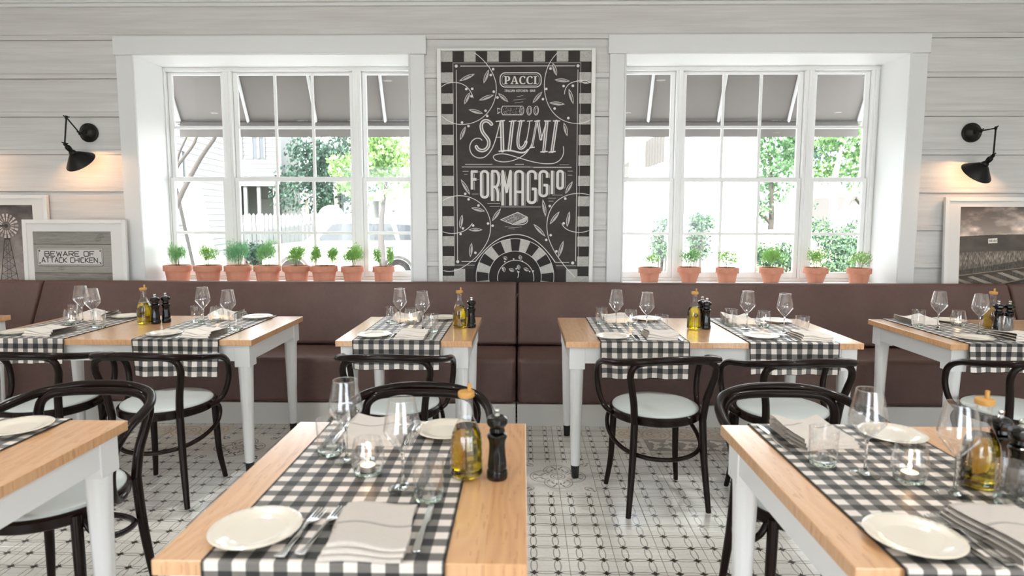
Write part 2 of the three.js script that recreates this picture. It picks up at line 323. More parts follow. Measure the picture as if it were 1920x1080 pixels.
// floor: printed cement tiles set in grout
{
  const T = 0.19, X0 = 0.192, Z0 = 1.73, TOP = 0;
  const floor = structure('floor', box(ROOM.x0 - 0.3, ROOM.x1 + 0.3, -0.4, -0.0022, -0.42, ROOM.z1 + 0.25), std({ color: 0x8d867b, roughness: 0.9 }));
  const tileMat = (map) => phy({ map, roughness: 0.34, clearcoat: 1.0, clearcoatRoughness: 0.15 });
  const mats = { A: tileMat(tileChain), G: tileMat(tileMedalGrey), K: tileMat(tileMedalDark), L: tileMat(tileLeaf), N: tileMat(tileTan) };
  const h = T / 2 - 0.0011, b = 0.0016, d = 0.004;
  function tileGeo(q, dy) {                               // bevelled tile, print turned by q quarter turns
    const top = [[-h + b, -h + b], [h - b, -h + b], [h - b, h - b], [-h + b, h - b]], low = [[-h, -h], [h, -h], [h, h], [-h, h]], pos = [], uv = [];
    const U = (x, z) => { let u = (x + T / 2) / T, v = 1 - (z + T / 2) / T; for (let k = 0; k < q; k++) [u, v] = [1 - v, u]; return [u, v]; };
    const quad = (a, c, e, f) => { for (const p of [a, e, c, a, f, e]) { pos.push(...p); uv.push(...U(p[0], p[2])); } };
    const t3 = top.map(([x, z]) => [x, dy, z]), l3 = low.map(([x, z]) => [x, dy - b, z]), bt = low.map(([x, z]) => [x, -d, z]);
    quad(t3[0], t3[1], t3[2], t3[3]);
    for (let k = 0; k < 4; k++) { const n = (k + 1) % 4; quad(l3[k], l3[n], t3[n], t3[k]); quad(bt[k], bt[n], l3[n], l3[k]); }
    const g = new THREE.BufferGeometry(); g.setAttribute('position', new THREE.Float32BufferAttribute(pos, 3)); g.setAttribute('uv', new THREE.Float32BufferAttribute(uv, 2)); g.computeVertexNormals(); return g;
  }
  const geos = {}; for (let q = 0; q < 4; q++) for (let s = 0; s < 3; s++) geos[q + '_' + s] = tileGeo(q, (s - 1) * 0.0003);
  const cell = (x, z) => [Math.floor((x - X0) / T), Math.floor((z - Z0) / T)];
  const special = {};
  const medal = (k, i, j) => { special[`${i - 1},${j - 1}`] = [k, 0]; special[`${i},${j - 1}`] = [k, 1]; special[`${i},${j}`] = [k, 2]; special[`${i - 1},${j}`] = [k, 3]; };
  const leaf = (k, i0, i1, j0, j1) => { for (let i = i0; i <= i1; i++) for (let j = j0; j <= j1; j++) special[`${i},${j}`] = [k, (i + j * 3) & 3]; };
  medal('G', 0, -1); medal('K', -10, -3); medal('K', -8, 3); medal('K', 12, 0); medal('G', -16, -2); medal('G', 6, 5);
  leaf('L', -9, -6, 0, 1); leaf('N', 2, 5, -5, -5); leaf('L', 3, 5, -4, -4); leaf('N', -14, -12, -5, -5); leaf('L', -1, 3, 4, 4);
  const list = [];
  for (let i = -40; i < 40; i++) for (let j = -10; j < 38; j++) {
    const x = X0 + (i + 0.5) * T, z = Z0 + (j + 0.5) * T;
    if (x < ROOM.x0 + T / 2 || x > ROOM.x1 - T / 2 || z < 0.05 || z > ROOM.z1) continue;
    const depth = 4.75 - z, seen = z < 2.62 && z > 0.7 && Math.abs(x) < depth * 0.84 + 0.1;
    list.push({ i, j, x, z, size: seen ? 1 / (depth * depth * depth) : 0 });
  }
  list.sort((a, b2) => b2.size - a.size);
  const rest = {};
  list.forEach((t, n) => {
    const [k, q] = special[`${t.i},${t.j}`] ?? ['A', 0], g = geos[q + '_' + ((t.i * 7 + t.j * 5 + 999) % 3)];
    if (n < 300 && t.size > 0) { const o = part('tile', g, mats[k], floor); o.position.set(t.x, TOP, t.z); o.rotation.set((hash2(t.i, t.j) - 0.5) * 0.003, 0, (hash2(t.j, t.i) - 0.5) * 0.003); }
    else (rest[k] ??= []).push(g.clone().translate(t.x, TOP, t.z));
  });
  for (const k of Object.keys(rest)) part('tiling', join(rest[k]), mats[k], floor, 'stuff');
}

// ------------------------------------------------------------------ windows
function windowUnit(n, w, glassX) {
  const win = structure(`window_${n}`);
  const zf = 0.001, C = M.trim;
  part('casing', join([box(w.out0, w.x0 - 0.002, SILL - 0.2, HEAD + 0.002, zf, 0.042, 0.003), box(w.x0 - 0.014, w.x0 - 0.002, SILL - 0.2, HEAD, 0.04, 0.05, 0.002)]), C, win);
  part('casing', join([box(w.x1 + 0.002, w.out1, SILL - 0.2, HEAD + 0.002, zf, 0.042, 0.003), box(w.x1 + 0.002, w.x1 + 0.014, SILL - 0.2, HEAD, 0.04, 0.05, 0.002)]), C, win);
  part('head_casing', join([box(w.out0 - 0.012, w.out1 + 0.012, HEAD + 0.003, HEAD + 0.137, zf, 0.05, 0.003), box(w.x0, w.x1, HEAD + 0.003, HEAD + 0.014, 0.05, 0.056, 0.002)]), C, win);
  part('jamb', box(w.x0 - 0.018, w.x0, SILL, HEAD, -0.418, 0.04), M.sash, win);
  part('jamb', box(w.x1, w.x1 + 0.018, SILL, HEAD, -0.418, 0.04), M.sash, win);
  part('head_jamb', box(w.x0 - 0.018, w.x1 + 0.018, HEAD, HEAD + 0.018, -0.418, 0.04), M.sash, win);
  part('sill', box(w.x0 - 0.018, w.x1 + 0.018, SILL - 0.028, SILL, -0.5, 0.05, 0.006), M.sash, win);
  const gx = glassX, top = 2.528, mid = 1.69, low = SILL + 0.075;
  // fixed frame: head, side posts and mullions
  const posts = [[w.x0, gx[0][0] - 0.036], [gx[0][1] + 0.036, gx[1][0] - 0.036], [gx[1][1] + 0.036, gx[2][0] - 0.036], [gx[2][1] + 0.036, w.x1]];
  const fr = [box(w.x0, w.x1, 2.55, HEAD, -0.415, -0.335, 0.003), box(w.x0, w.x1, SILL, SILL + 0.025, -0.415, -0.335, 0.003)];
  for (const [a, b] of posts) { if (b - a > 0.008) fr.push(box(a, b, SILL + 0.0245, 2.5505, -0.4145, -0.3355, 0.003)); if (b - a > 0.04) fr.push(box((a + b) / 2 - 0.012, (a + b) / 2 + 0.012, SILL + 0.026, 2.549, -0.336, -0.328, 0.002)); }
  part('window_frame', join(fr), M.sash, win);
  gx.forEach(([a, b], k) => {
    const cols = k === 1 ? 3 : 1;
    for (const up of [1, 0]) {
      const y0 = up ? mid + 0.02 : low, y1 = up ? top : mid - 0.02, z0 = up ? -0.405 : -0.372, z1 = z0 + 0.03;
      const yr0 = up ? mid - 0.012 : SILL + 0.026, yr1 = up ? 2.549 : mid + 0.012;
      const sash = part('sash', join([box(a - 0.035, a, yr0, yr1, z0, z1, 0.004), box(b, b + 0.035, yr0, yr1, z0, z1, 0.004), box(a - 0.001, b + 0.001, yr0, y0, z0, z1, 0.004), box(a - 0.001, b + 0.001, y1, yr1, z0, z1, 0.004)]), M.sash, win);
      const ym = up ? 2.11 : 1.25, m = 0.011, zm0 = z0 + 0.004, zm1 = z1 - 0.004;
      part('muntin', box(a, b, ym - m, ym + m, zm0, zm1, 0.003), M.sash, sash);
      for (let c = 1; c < cols; c++) { const x = a + (b - a) * c / cols; part('muntin', box(x - m, x + m, y0, y1, zm0 + 0.001, zm1 - 0.001, 0.003), M.sash, sash); }
      for (let c = 0; c < cols; c++) for (const [p, q] of [[y0, ym], [ym, y1]]) {
        const x0 = a + (b - a) * c / cols + (c ? m : 0), x1 = a + (b - a) * (c + 1) / cols - (c < cols - 1 ? m : 0);
        const pg = new THREE.PlaneGeometry(x1 - x0, q - p - m); pg.translate((x0 + x1) / 2, (p + q) / 2 + (q === ym ? -m / 2 : m / 2), (z0 + z1) / 2);
        part('pane', pg, M.pane, sash);
      }
    }
  });
}
windowUnit(1, WIN[0], [[-2.868, -2.468], [-2.332, -1.415], [-1.277, -0.895]]);
windowUnit(2, WIN[1], [[0.80, 1.186], [1.311, 2.209], [2.35, 2.736]]);
structure('trim_2', join([box(-7.1, -3.06, 0.772, 0.8, 0.029, 0.118, 0.004), box(-0.73, 0.63, 0.772, 0.8, 0.029, 0.118, 0.004), box(2.965, 7.1, 0.772, 0.8, 0.029, 0.118, 0.004)]), M.trim); // ledge behind the bench

// ------------------------------------------------------------------ banquette
const BENCH = [[-7.08, -3.625, 'dark brown leather banquette unit at far left end of the wall'], [-3.615, -0.045, 'long brown leather banquette unit below the left window'], [-0.035, 3.56, 'long brown leather banquette unit below the right window'], [3.57, 7.08, 'brown leather banquette unit at far right end of the wall']];
for (const [a, b, label] of BENCH) {
  const t = thing('banquette', label, 'bench', undefined, [(a + b) / 2, 0, 0.4]); const w = (b - a) / 2;
  part('plinth', box(-w, w, 0, 0.148, -0.27, 0.345, 0.003), M.plinth, t);
  part('seat_cushion', box(-w, w, 0.149, 0.457, -0.27, 0.352, 0.035), M.leather, t);
  // leaning back with rounded top and bottom edges
  const prof = []; const P = [[-0.275, 0.46], [-0.04, 0.46], [-0.235, 0.9], [-0.275, 0.9]].map(([z, y]) => new THREE.Vector2(z, y));
  const s = new THREE.Shape(); s.moveTo(P[0].x, P[0].y); s.lineTo(-0.07, 0.462); s.quadraticCurveTo(-0.035, 0.465, -0.045, 0.5); s.lineTo(-0.212, 0.872); s.quadraticCurveTo(-0.225, 0.902, -0.25, 0.902); s.quadraticCurveTo(-0.275, 0.902, -0.275, 0.88); s.closePath();
  const e = new THREE.ExtrudeGeometry(s, { depth: 2 * w - 0.036, bevelEnabled: true, bevelThickness: 0.018, bevelSize: 0.018, bevelOffset: -0.018, bevelSegments: 4, curveSegments: 8 });
  e.rotateY(-Math.PI / 2); e.translate(w - 0.018, 0, 0); // extrusion axis onto x; shape x stays along z
  part('backrest', uvBox(toCreasedNormals(e, 0.7)), M.leather, t);
}

// ------------------------------------------------------------------ tables
function makeTable(x0, x1, z0, z1, name, label, group) {
  const w = x1 - x0, d = z1 - z0, t = thing(name, label, 'table', group, [(x0 + x1) / 2, 0, (z0 + z1) / 2]);
  part('tabletop', uvBox(new RoundedBoxGeometry(w, 0.032, d, 2, 0.003).translate(0, 0.734, 0), 1, x0, z0), M.oak, t);
  const ix = w / 2 - 0.062, iz = d / 2 - 0.062, h = 0.041;
  part('apron', join([box(-ix, ix, 0.632, 0.717, iz + h - 0.024, iz + h - 0.004), box(-ix, ix, 0.632, 0.717, -iz - h + 0.004, -iz - h + 0.024), box(-ix - h + 0.004, -ix - h + 0.024, 0.632, 0.717, -iz, iz), box(ix + h - 0.024, ix + h - 0.004, 0.632, 0.717, -iz, iz)]), M.table, t);
  const shaft = lathe([[0, 0.07], [0.023, 0.07], [0.0245, 0.075], [0.035, 0.5], [0.0375, 0.585], [0.0385, 0.592], [0.0385, 0.602], [0, 0.602]], 28, 0.5), foot = lathe([[0, 0], [0.018, 0], [0.019, 0.002], [0.0225, 0.0699], [0, 0.0699]], 24, 0.5);
  const block = box(-h, h, 0.6, 0.717, -h, h, 0.003);
  for (const sx of [-1, 1]) for (const sz of [-1, 1]) {
    const l = part('leg', join([block.clone(), shaft.clone()]), M.table, t); l.position.set(sx * ix, 0, sz * iz);
    const f = part('foot', foot, M.blackFoot, l); f.userData.label = 'black foot cap';
  }
  return t;
}
const ZB = [0.85, 1.61], ZF = [2.868, 3.655];
const T = {
  T0: [-4.81, -3.312, ...ZB], T1: [-2.912, -1.41, ...ZB], T2: [-0.972, -0.262, ...ZB], T3: [0.222, 1.745, ...ZB], T4: [2.18, 3.69, ...ZB],
  F0: [-2.76, -1.249, ...ZF], F1: [-0.70, 0.011, ...ZF], F2: [0.617, 2.13, ...ZF],
};
makeTable(...T.T0, 'dining_table', 'white legged oak topped table cut off by the left edge, at the banquette');
makeTable(...T.T1, 'dining_table', 'long white legged oak topped table at the banquette below the left window');
makeTable(...T.T2, 'dining_table', 'small square white legged oak topped table at the banquette left of the chalkboard');
makeTable(...T.T3, 'dining_table', 'long white legged oak topped table at the banquette below the right window');
makeTable(...T.T4, 'dining_table', 'white legged oak topped table at the banquette cut off by the right edge');
makeTable(...T.F0, 'dining_table', 'front left oak topped table, only its right corner in view');
makeTable(...T.F1, 'dining_table', 'front centre square oak topped table with one checked runner');
makeTable(...T.F2, 'dining_table', 'front right oak topped table running out of the picture');

// checked runners across the tables, hanging over both ends
const RUN_Y = 0.7513;
function makeRunner(xc, z0, z1, dropF, dropB, label) {
  const hw = 0.2275, r = 0.005, y = RUN_Y + 0.0012, pts = [];
  const ph = rr(0, 6), zf = z1 + 0.0025, zb = z0 - 0.0025;
  for (let k = 0; k <= 12; k++) pts.push([zf + r, y - r - dropF * (1 - k / 12)]);
  for (let k = 1; k < 5; k++) { const a = k / 5 * Math.PI / 2; pts.push([zf + r * Math.cos(a), y - r + r * Math.sin(a)]); }
  for (let k = 0; k <= 16; k++) pts.push([zf + (zb - zf) * k / 16, y]);
  for (let k = 1; k < 5; k++) { const a = k / 5 * Math.PI / 2; pts.push([zb - r * Math.sin(a), y - r + r * Math.cos(a)]); }
  for (let k = 0; k <= 12; k++) pts.push([zb - r, y - r - dropB * k / 12]);
  const L = [0]; for (let k = 1; k < pts.length; k++) L.push(L[k - 1] + Math.hypot(pts[k][0] - pts[k - 1][0], pts[k][1] - pts[k - 1][1]));
  const n = pts.length - 1, nu = 36;
  const at = (u, v, off) => {
    const k = Math.round(v * n), [z, yy] = pts[k], a = pts[Math.max(0, k - 1)], b = pts[Math.min(n, k + 1)], tz = b[0] - a[0], ty = b[1] - a[1], l = Math.hypot(tz, ty) || 1;
    const nz = ty / l, ny = -tz / l, drop = Math.max(0, y - 0.02 - yy), out = z > (z0 + z1) / 2 ? 1 : -1;
    const wave = drop * (0.05 * Math.sin(u * 11 + ph) + 0.05 * Math.sin(u * 23 + ph * 2) + 0.07) , pull = 1 - drop * 0.14;
    return [xc + (u - 0.5) * 2 * hw * pull, yy + ny * off, z + nz * off + out * wave];
  };
  const uvf = (u, v) => [(u - 0.5) * 2 * hw + 0.013, L[Math.round(v * n)]];
  const topS = sheet(nu, n, (u, v) => at(u, v, 0.0007), uvf), bot = sheet(nu, n, (u, v) => at(1 - u, v, -0.0007), (u, v) => uvf(1 - u, v));
  const o = solo('table_runner', join([topS, bot]), M.gingham, label, 'table runner');
  const edge = (u) => bar(pts.map((p, k) => { const q = at(u, k / n, 0.0002); return q; }), 0.0016, n * 2, 5);
  part('hem', join([edge(0), edge(1)]), M.hem, o);
  const low = []; for (let k = 0; k <= 24; k++) low.push(at(k / 24, 0, 0)); const low2 = []; for (let k = 0; k <= 24; k++) low2.push(at(k / 24, 1, 0));
  part('hem', join([bar(low, 0.0014, 48, 5), bar(low2, 0.0014, 48, 5)]), M.hem, o);
  return o;
}
const RX = { T1L: -2.62, T1R: -1.805, T2: -0.652, T3L: 0.628, T3R: 1.388, T4: 2.495, F0: -1.66, F1: -0.372, F2: 0.932 };
const WHERE = {
  T1L: 'left end of the long table below the left window', T1R: 'right end of the long table below the left window', T2: 'small banquette table left of the chalkboard',
  T3L: 'left end of the long table below the right window', T3R: 'right end of the long table below the right window', T4: 'banquette table at the right edge', F0: 'front left table', F1: 'front centre table', F2: 'front right table',
};
for (const [k, drop] of [['T1L', 0.125], ['T1R', 0.188], ['T2', 0.145], ['T3L', 0.183], ['T3R', 0.158], ['T4', 0.14], ['F0', 0.16], ['F1', 0.17], ['F2', 0.16]]) {
  const z = k[0] === 'T' ? ZB : ZF;
  makeRunner(RX[k], z[0], z[1], drop, 0.06, `black and white checked runner, ${WHERE[k]}`);
}

// ------------------------------------------------------------------ chairs
function makeChair() {
  const t = thing('bentwood_armchair', '', 'chair', undefined);
  // seat ring and pad
  part('seat_ring', lathe([[0.17, 0.428], [0.214, 0.424], [0.221, 0.430], [0.222, 0.458], [0.216, 0.466], [0.19, 0.466], [0.17, 0.46], [0.17, 0.428]], 56, 0.5), M.bent, t);
  part('seat_pad', lathe([[0, 0.458], [0.206, 0.458], [0.2095, 0.464], [0.207, 0.471], [0.196, 0.4765], [0.15, 0.4815], [0.08, 0.484], [0, 0.4845]], 56, 0.9), M.pad, t);
  // rear legs rise into the inner hoop: one bent rod
  const H = [[0.197, 0, -0.21], [0.186, 0.12, -0.2], [0.174, 0.27, -0.188], [0.166, 0.44, -0.18], [0.176, 0.54, -0.192], [0.194, 0.62, -0.208], [0.204, 0.672, -0.219], [0.196, 0.71, -0.227], [0.168, 0.732, -0.234], [0.115, 0.74, -0.243]];
  const hoop = [...H, [0, 0.742, -0.25], ...H.slice().reverse().map(([x, y, z]) => [-x, y, z])];
  const leg = (s) => bar(H.slice(0, 4).map(([x, y, z]) => [s * x, y, z]), [0.0125, 0.015, 0.017, 0.0175], 24, 12);
  for (const s of [-1, 1]) part('leg', leg(s), M.bent, t);
  part('back_hoop', bar(hoop.slice(3, -3), [0.0175, 0.0165, 0.0155, 0.015, 0.0155, 0.0165, 0.0175], 110, 12), M.bent, t);
  for (const s of [-1, 1]) part('leg', bar([[s * 0.166, 0.452, 0.135], [s * 0.17, 0.3, 0.139], [s * 0.176, 0.14, 0.147], [s * 0.192, 0, 0.166]], [0.0175, 0.017, 0.015, 0.012], 28, 12), M.bent, t);
  // outer rod: arms and back rail in one sweep
  const A = [[0.222, 0.444, -0.02], [0.238, 0.452, 0.035], [0.252, 0.485, 0.08], [0.264, 0.56, 0.105], [0.27, 0.635, 0.092], [0.273, 0.672, 0.055], [0.271, 0.696, 0.0], [0.265, 0.709, -0.07], [0.247, 0.724, -0.155], [0.203, 0.741, -0.23], [0.115, 0.754, -0.273]];
  part('arm_rail', bar([...A, [0, 0.759, -0.284], ...A.slice().reverse().map(([x, y, z]) => [-x, y, z])], [0.012, 0.0145, 0.0155, 0.0165, 0.0165, 0.0165, 0.0155, 0.0145, 0.012], 150, 12), M.bent, t);
  const B = [[0.178, 0.43, 0.118], [0.2, 0.395, 0.122], [0.218, 0.348, 0.075], [0.215, 0.312, -0.03], [0.18, 0.29, -0.132], [0.1, 0.277, -0.2]];
  part('brace', bar([...B, [0, 0.273, -0.222], ...B.slice().reverse().map(([x, y, z]) => [-x, y, z])], 0.0105, 96, 10), M.bent, t);
  return t;
}
const chair = makeChair();
const PI = Math.PI;
put(chair, 'black bentwood armchair at the left runner of the long table below the left window', [-2.39, 0, 1.74], PI + 0.05);
put(chair, 'black bentwood armchair at the right runner of the long table below the left window', [-1.79, 0, 1.735], PI - 0.02);
put(chair, 'black bentwood armchair at the small banquette table left of the chalkboard', [-0.625, 0, 1.74], PI - 0.02);
put(chair, 'black bentwood armchair at left runner of long table below right window, turned slightly left', [0.655, 0, 1.755], PI + 0.157);
put(chair, 'black bentwood armchair at right runner of the long table below the right window', [1.266, 0, 1.785], PI + 0.08);
put(chair, 'black bentwood armchair at the banquette table by the right edge', [2.39, 0, 1.77], PI + 0.02);
put(chair, 'black bentwood armchair at the far side of the front left table', [-1.58, 0, 2.77], 0.02);
put(chair, 'black bentwood armchair at the far side of the front centre table', [-0.372, 0, 2.765], 0);
put(chair, 'black bentwood armchair at the far side of the front right table', [0.95, 0, 2.742], 0.03);

// ------------------------------------------------------------------ tableware
const TOPY = RUN_Y + 0.0022;                             // on a runner
function makeWine() {
  const t = thing('wine_glass', '', 'wine glass', undefined);
  const outer = smoothProfile([[0.004, 0.092], [0.012, 0.099], [0.030, 0.121], [0.0435, 0.142], [0.0412, 0.164], [0.0352, 0.194], [0.0306, 0.218]], 36);
  part('bowl', join([lathe(outer, 48, 0), lathe(outer.map(([r, y], i) => [Math.max(0, r - 0.0012), y + 0.0012 * (1 - i / 36)]), 48, 0)]), M.thinGlass, t);
  part('rim', bar(circle(0.0306, 0.218), 0.0006, 48, 6, true), M.glass, t);
  part('stem', lathe(smoothProfile([[0, 0.0], [0.034, 0.0], [0.0352, 0.0012], [0.03, 0.0028], [0.014, 0.005], [0.0055, 0.012], [0.0035, 0.03], [0.0033, 0.06], [0.0042, 0.086], [0.0055, 0.0925], [0, 0.0915]], 60), 36, 0.8), M.glass, t);
  return t;
}
function makeTumbler() {
  const t = thing('water_tumbler', '', 'tumbler', undefined);
  part('glass_wall', join([lathe(smoothProfile([[0.0338, 0.0116], [0.0345, 0.03], [0.0365, 0.0955]], 12), 52, 0), lathe(smoothProfile([[0.0322, 0.0116], [0.0331, 0.03], [0.0352, 0.0955]], 12), 52, 0), bar(circle(0.03585, 0.0957), 0.0006, 48, 6, true)]), M.thinGlass, t);
  part('base', lathe(smoothProfile([[0, 0.0], [0.02, 0.0], [0.0305, 0.0002], [0.0328, 0.0018], [0.0337, 0.0112], [0.0318, 0.0112], [0.029, 0.0098], [0.018, 0.008], [0, 0.0076]], 60), 52, 0.9), M.glass, t);
  return t;
}
function makeVotive() {
  const t = thing('votive_glass', '', 'candle glass', undefined);
  const wall = [[0.0356, 0.0105], [0.0405, 0.03], [0.0405, 0.05], [0.0365, 0.075], [0.0335, 0.0898]];
  part('glass_wall', join([lathe(smoothProfile(wall, 24), 52, 0), lathe(smoothProfile(wall.map(([r, y]) => [r - 0.0012, y]), 24), 52, 0), bar(circle(0.0329, 0.09), 0.0006, 48, 6, true)]), M.thinGlass, t);
  part('base', lathe(smoothProfile([[0, 0], [0.018, 0], [0.027, 0.0004], [0.0325, 0.0035], [0.0355, 0.0102], [0.033, 0.0098], [0.02, 0.0075], [0, 0.0073]], 60), 52, 0.9), M.glass, t);
  return t;
}
function makeCandle() {
  const t = thing('tea_light', '', 'candle', undefined);
  part('cup', lathe([[0, 0], [0.0185, 0], [0.019, 0.0005], [0.0192, 0.0145], [0.0186, 0.0145], [0.0184, 0.011], [0, 0.011]], 28, 0.5), M.tin, t);
  part('wax', lathe([[0, 0.0111], [0.0182, 0.0111], [0.0182, 0.0125], [0, 0.012]], 24, 0.5), M.wax, t);
  part('wick', lathe([[0, 0.012], [0.0007, 0.012], [0.0006, 0.019], [0, 0.019]], 6), M.blackFoot, t);
  part('flame', lathe(smoothProfile([[0, 0.0165], [0.0024, 0.0188], [0.0026, 0.0215], [0.0013, 0.026], [0, 0.029]], 14), 12, 0), M.flame, t);
  return t;
}
function makePlate() {
  const t = thing('bread_plate', '', 'plate', undefined);
  part('dish', lathe(smoothProfile([[0, 0.0025], [0.046, 0.0025], [0.049, 0.0], [0.053, 0.0005], [0.06, 0.006], [0.0885, 0.0125], [0.0905, 0.0142], [0.0888, 0.0152], [0.062, 0.0095], [0.055, 0.0062], [0.05, 0.0055], [0, 0.0058]], 90), 72, 0.8), M.plate, t);
  return t;
}
function makeNapkin(k) {
  const t = thing('folded_napkin', '', 'napkin', undefined);
  const w = 0.155, d = 0.19, g = [], amp = [0.009, 0.014, 0.018][k];
  const hgt = (u, v, lift) => lift + amp * lift / 0.016 * (Math.sin(u * 5.2 + 0.6 + k) * 0.5 + 0.5) * (0.4 + 0.6 * v) + (k === 2 ? 0.014 * lift / 0.016 * Math.exp(-(((u - 0.55) / 0.2) ** 2) - ((v - 0.4) / 0.35) ** 2) : 0);
  // three layers, each a closed fold: up one side, round the fold, back
  [[0.000, 0.0075, 1], [0.0072, 0.0150, 0.99], [0.0147, 0.0225, 0.96]].forEach(([b, a, s], n) => {
    const N = 40, path = []; const z0 = -d / 2 * s, z1 = d / 2 * s - n * 0.004, mid = (a + b) / 2, hr = (a - b) / 2;
    for (let i = 0; i <= 14; i++) path.push([z0 + (z1 - z0) * i / 14, b]);
    for (let i = 1; i < 6; i++) { const q = -Math.PI / 2 + i / 6 * Math.PI; path.push([z1 + hr * 1.3 * Math.cos(q), mid + hr * Math.sin(q)]); }
    for (let i = 0; i <= 14; i++) path.push([z1 + (z0 - z1) * i / 14, a]);
    path.push([z0, b]);
    const M2 = path.length - 1;
    g.push(sheet(18, M2, (u, v) => { const [z, y] = path[Math.round(v * M2)]; const x = (u - 0.5) * w * s + 0.002 * n + 0.004 * Math.sin(z * 30 + k); const vv = 0.5 + z / d; return [x + (n - 1) * 0.003, 0.0004 + hgt(u, vv, y), z - 0.004 * Math.sin(u * 5 + k)]; }, (u, v) => [u, 0.5 - path[Math.round(v * M2)][0] / d * 0.96]));
  });
  part('folded_cloth', join(g), M.napkin, t);
  return t;
}
function bendY(g, fn) { const p = g.attributes.position; for (let i = 0; i < p.count; i++) p.setY(i, p.getY(i) + fn(p.getX(i), p.getZ(i))); g.computeVertexNormals(); return g; }
function extrudeFlat(shape, depth, bevel, steps) {
  const g = new THREE.ExtrudeGeometry(shape, { depth, bevelEnabled: true, bevelThickness: bevel, bevelSize: bevel, bevelOffset: -bevel, bevelSegments: 2, curveSegments: 10 });
  g.rotateX(Math.PI / 2); g.translate(0, depth + bevel, 0); return g;
}
function makeFork() {                                    // tines towards -z
  const t = thing('table_fork', '', 'fork', undefined), s = new THREE.Shape(), pts = [];
  const half = [[0.0105, -0.1], [0.0112, -0.094], [0.0085, -0.085], [0.0045, -0.06], [0.0032, -0.03], [0.003, 0.0], [0.0038, 0.02], [0.0095, 0.033], [0.0125, 0.045]];
  s.moveTo(0, -0.1015); half.forEach(([x, y]) => s.lineTo(x, y));
  const tw = 0.0034; for (let k = 3; k >= 0; k--) { const c = (k - 1.5) * 0.0068; s.lineTo(c + tw / 2 + (k === 3 ? 0.0005 : 0), 0.052); s.lineTo(c + tw / 2 - 0.0004, 0.096); s.lineTo(c, 0.099); s.lineTo(c - tw / 2 + 0.0004, 0.096); s.lineTo(c - tw / 2 - (k === 0 ? 0.0005 : 0), 0.052); }
  half.slice().reverse().forEach(([x, y]) => s.lineTo(-x, y)); s.closePath();
  const g = new THREE.ExtrudeGeometry(s, { depth: 0.0014, bevelEnabled: true, bevelThickness: 0.0005, bevelSize: 0.0005, bevelOffset: -0.0005, bevelSegments: 1 });
  // subdivide by cutting along z is not needed: outline points are dense enough for the curve
  g.rotateX(-Math.PI / 2); bendY(g, (x, z) => 0.0006 + 0.010 * Math.exp(-(((z + 0.012) / 0.03) ** 2)) + 0.004 * Math.max(0, (-z - 0.06) / 0.04) ** 2 + 0.004 * Math.max(0, (z - 0.05) / 0.05));
  part('fork_body', toCreasedNormals(g, 0.6), M.steel, t); return t;
}
function makeKnife() {                                   // blade towards -z
  const t = thing('table_knife', '', 'knife', undefined), s = new THREE.Shape();
  s.moveTo(-0.0085, -0.107); s.quadraticCurveTo(0, -0.113, 0.0085, -0.107); s.lineTo(0.0066, -0.04); s.lineTo(0.0048, -0.008); s.lineTo(0.0055, 0.0); s.lineTo(0.0095, 0.012); s.quadraticCurveTo(0.0115, 0.07, 0.004, 0.108); s.quadraticCurveTo(-0.004, 0.1, -0.0055, 0.085); s.lineTo(-0.0055, 0.0); s.lineTo(-0.0048, -0.008); s.lineTo(-0.0066, -0.04); s.closePath();
  const h = new THREE.ExtrudeGeometry(s, { depth: 0.0022, bevelEnabled: true, bevelThickness: 0.0012, bevelSize: 0.0016, bevelOffset: -0.0016, bevelSegments: 2, curveSegments: 10 });
  h.rotateX(-Math.PI / 2); h.translate(0, 0.0013, 0);
  part('knife_body', toCreasedNormals(h, 0.6), M.steel, t); return t;
}
function makeBottle() {
  const t = thing('oil_bottle', '', 'bottle', undefined);
  const o = smoothProfile([[0.034, 0.001], [0.0405, 0.006], [0.0408, 0.03], [0.0405, 0.075], [0.037, 0.105], [0.027, 0.13], [0.0185, 0.15], [0.016, 0.17], [0.0158, 0.198], [0.0165, 0.2005]], 44);
  part('glass_body', lathe([[0, 0.0005], ...o], 44, 0.9), M.thinGlass, t);
  const lv = 0.128, oil = o.map(([r, y]) => [r - 0.0016, y + 0.0012]).filter(([, y]) => y < lv); const last = oil[oil.length - 1];
  part('olive_oil', lathe([[0, 0.002], ...oil, [last[0] - 0.0012, lv], [0, lv]], 44, 0.7), M.oil, t);
  part('stopper', lathe([[0, 0.199], [0.014, 0.199], [0.0195, 0.201], [0.0205, 0.204], [0.0205, 0.2125], [0.019, 0.2145], [0, 0.2145]], 28, 0.5), M.cork, t);
  const sp = part('spout', lathe([[0, 0.214], [0.0052, 0.214], [0.0048, 0.232], [0.004, 0.233], [0, 0.233]], 14, 0.5), M.cork, t); sp.position.set(0.008, 0, 0);
  return t;
}
function makeMill() {
  const t = thing('pepper_mill', '', 'pepper mill', undefined);
  part('body', lathe(smoothProfile([[0, 0.0], [0.0245, 0.0], [0.0258, 0.004], [0.0255, 0.02], [0.0225, 0.026], [0.0238, 0.03], [0.0212, 0.06], [0.0195, 0.085], [0.0215, 0.098], [0.0248, 0.106], [0.0235, 0.112], [0.017, 0.115], [0, 0.1152]], 70), 36, 0.7), M.mill, t);
  part('head', lathe(smoothProfile([[0, 0.1155], [0.0165, 0.1157], [0.0195, 0.121], [0.0175, 0.128], [0.0235, 0.136], [0.0262, 0.144], [0.024, 0.153], [0.013, 0.159], [0, 0.16]], 50), 36, 0.8), M.mill, t);
  part('knob', lathe(smoothProfile([[0, 0.16], [0.0075, 0.16], [0.0045, 0.1655], [0.0065, 0.17], [0.0072, 0.174], [0.0045, 0.178], [0, 0.1788]], 30), 20, 0.9), M.steel, t);
  return t;
}
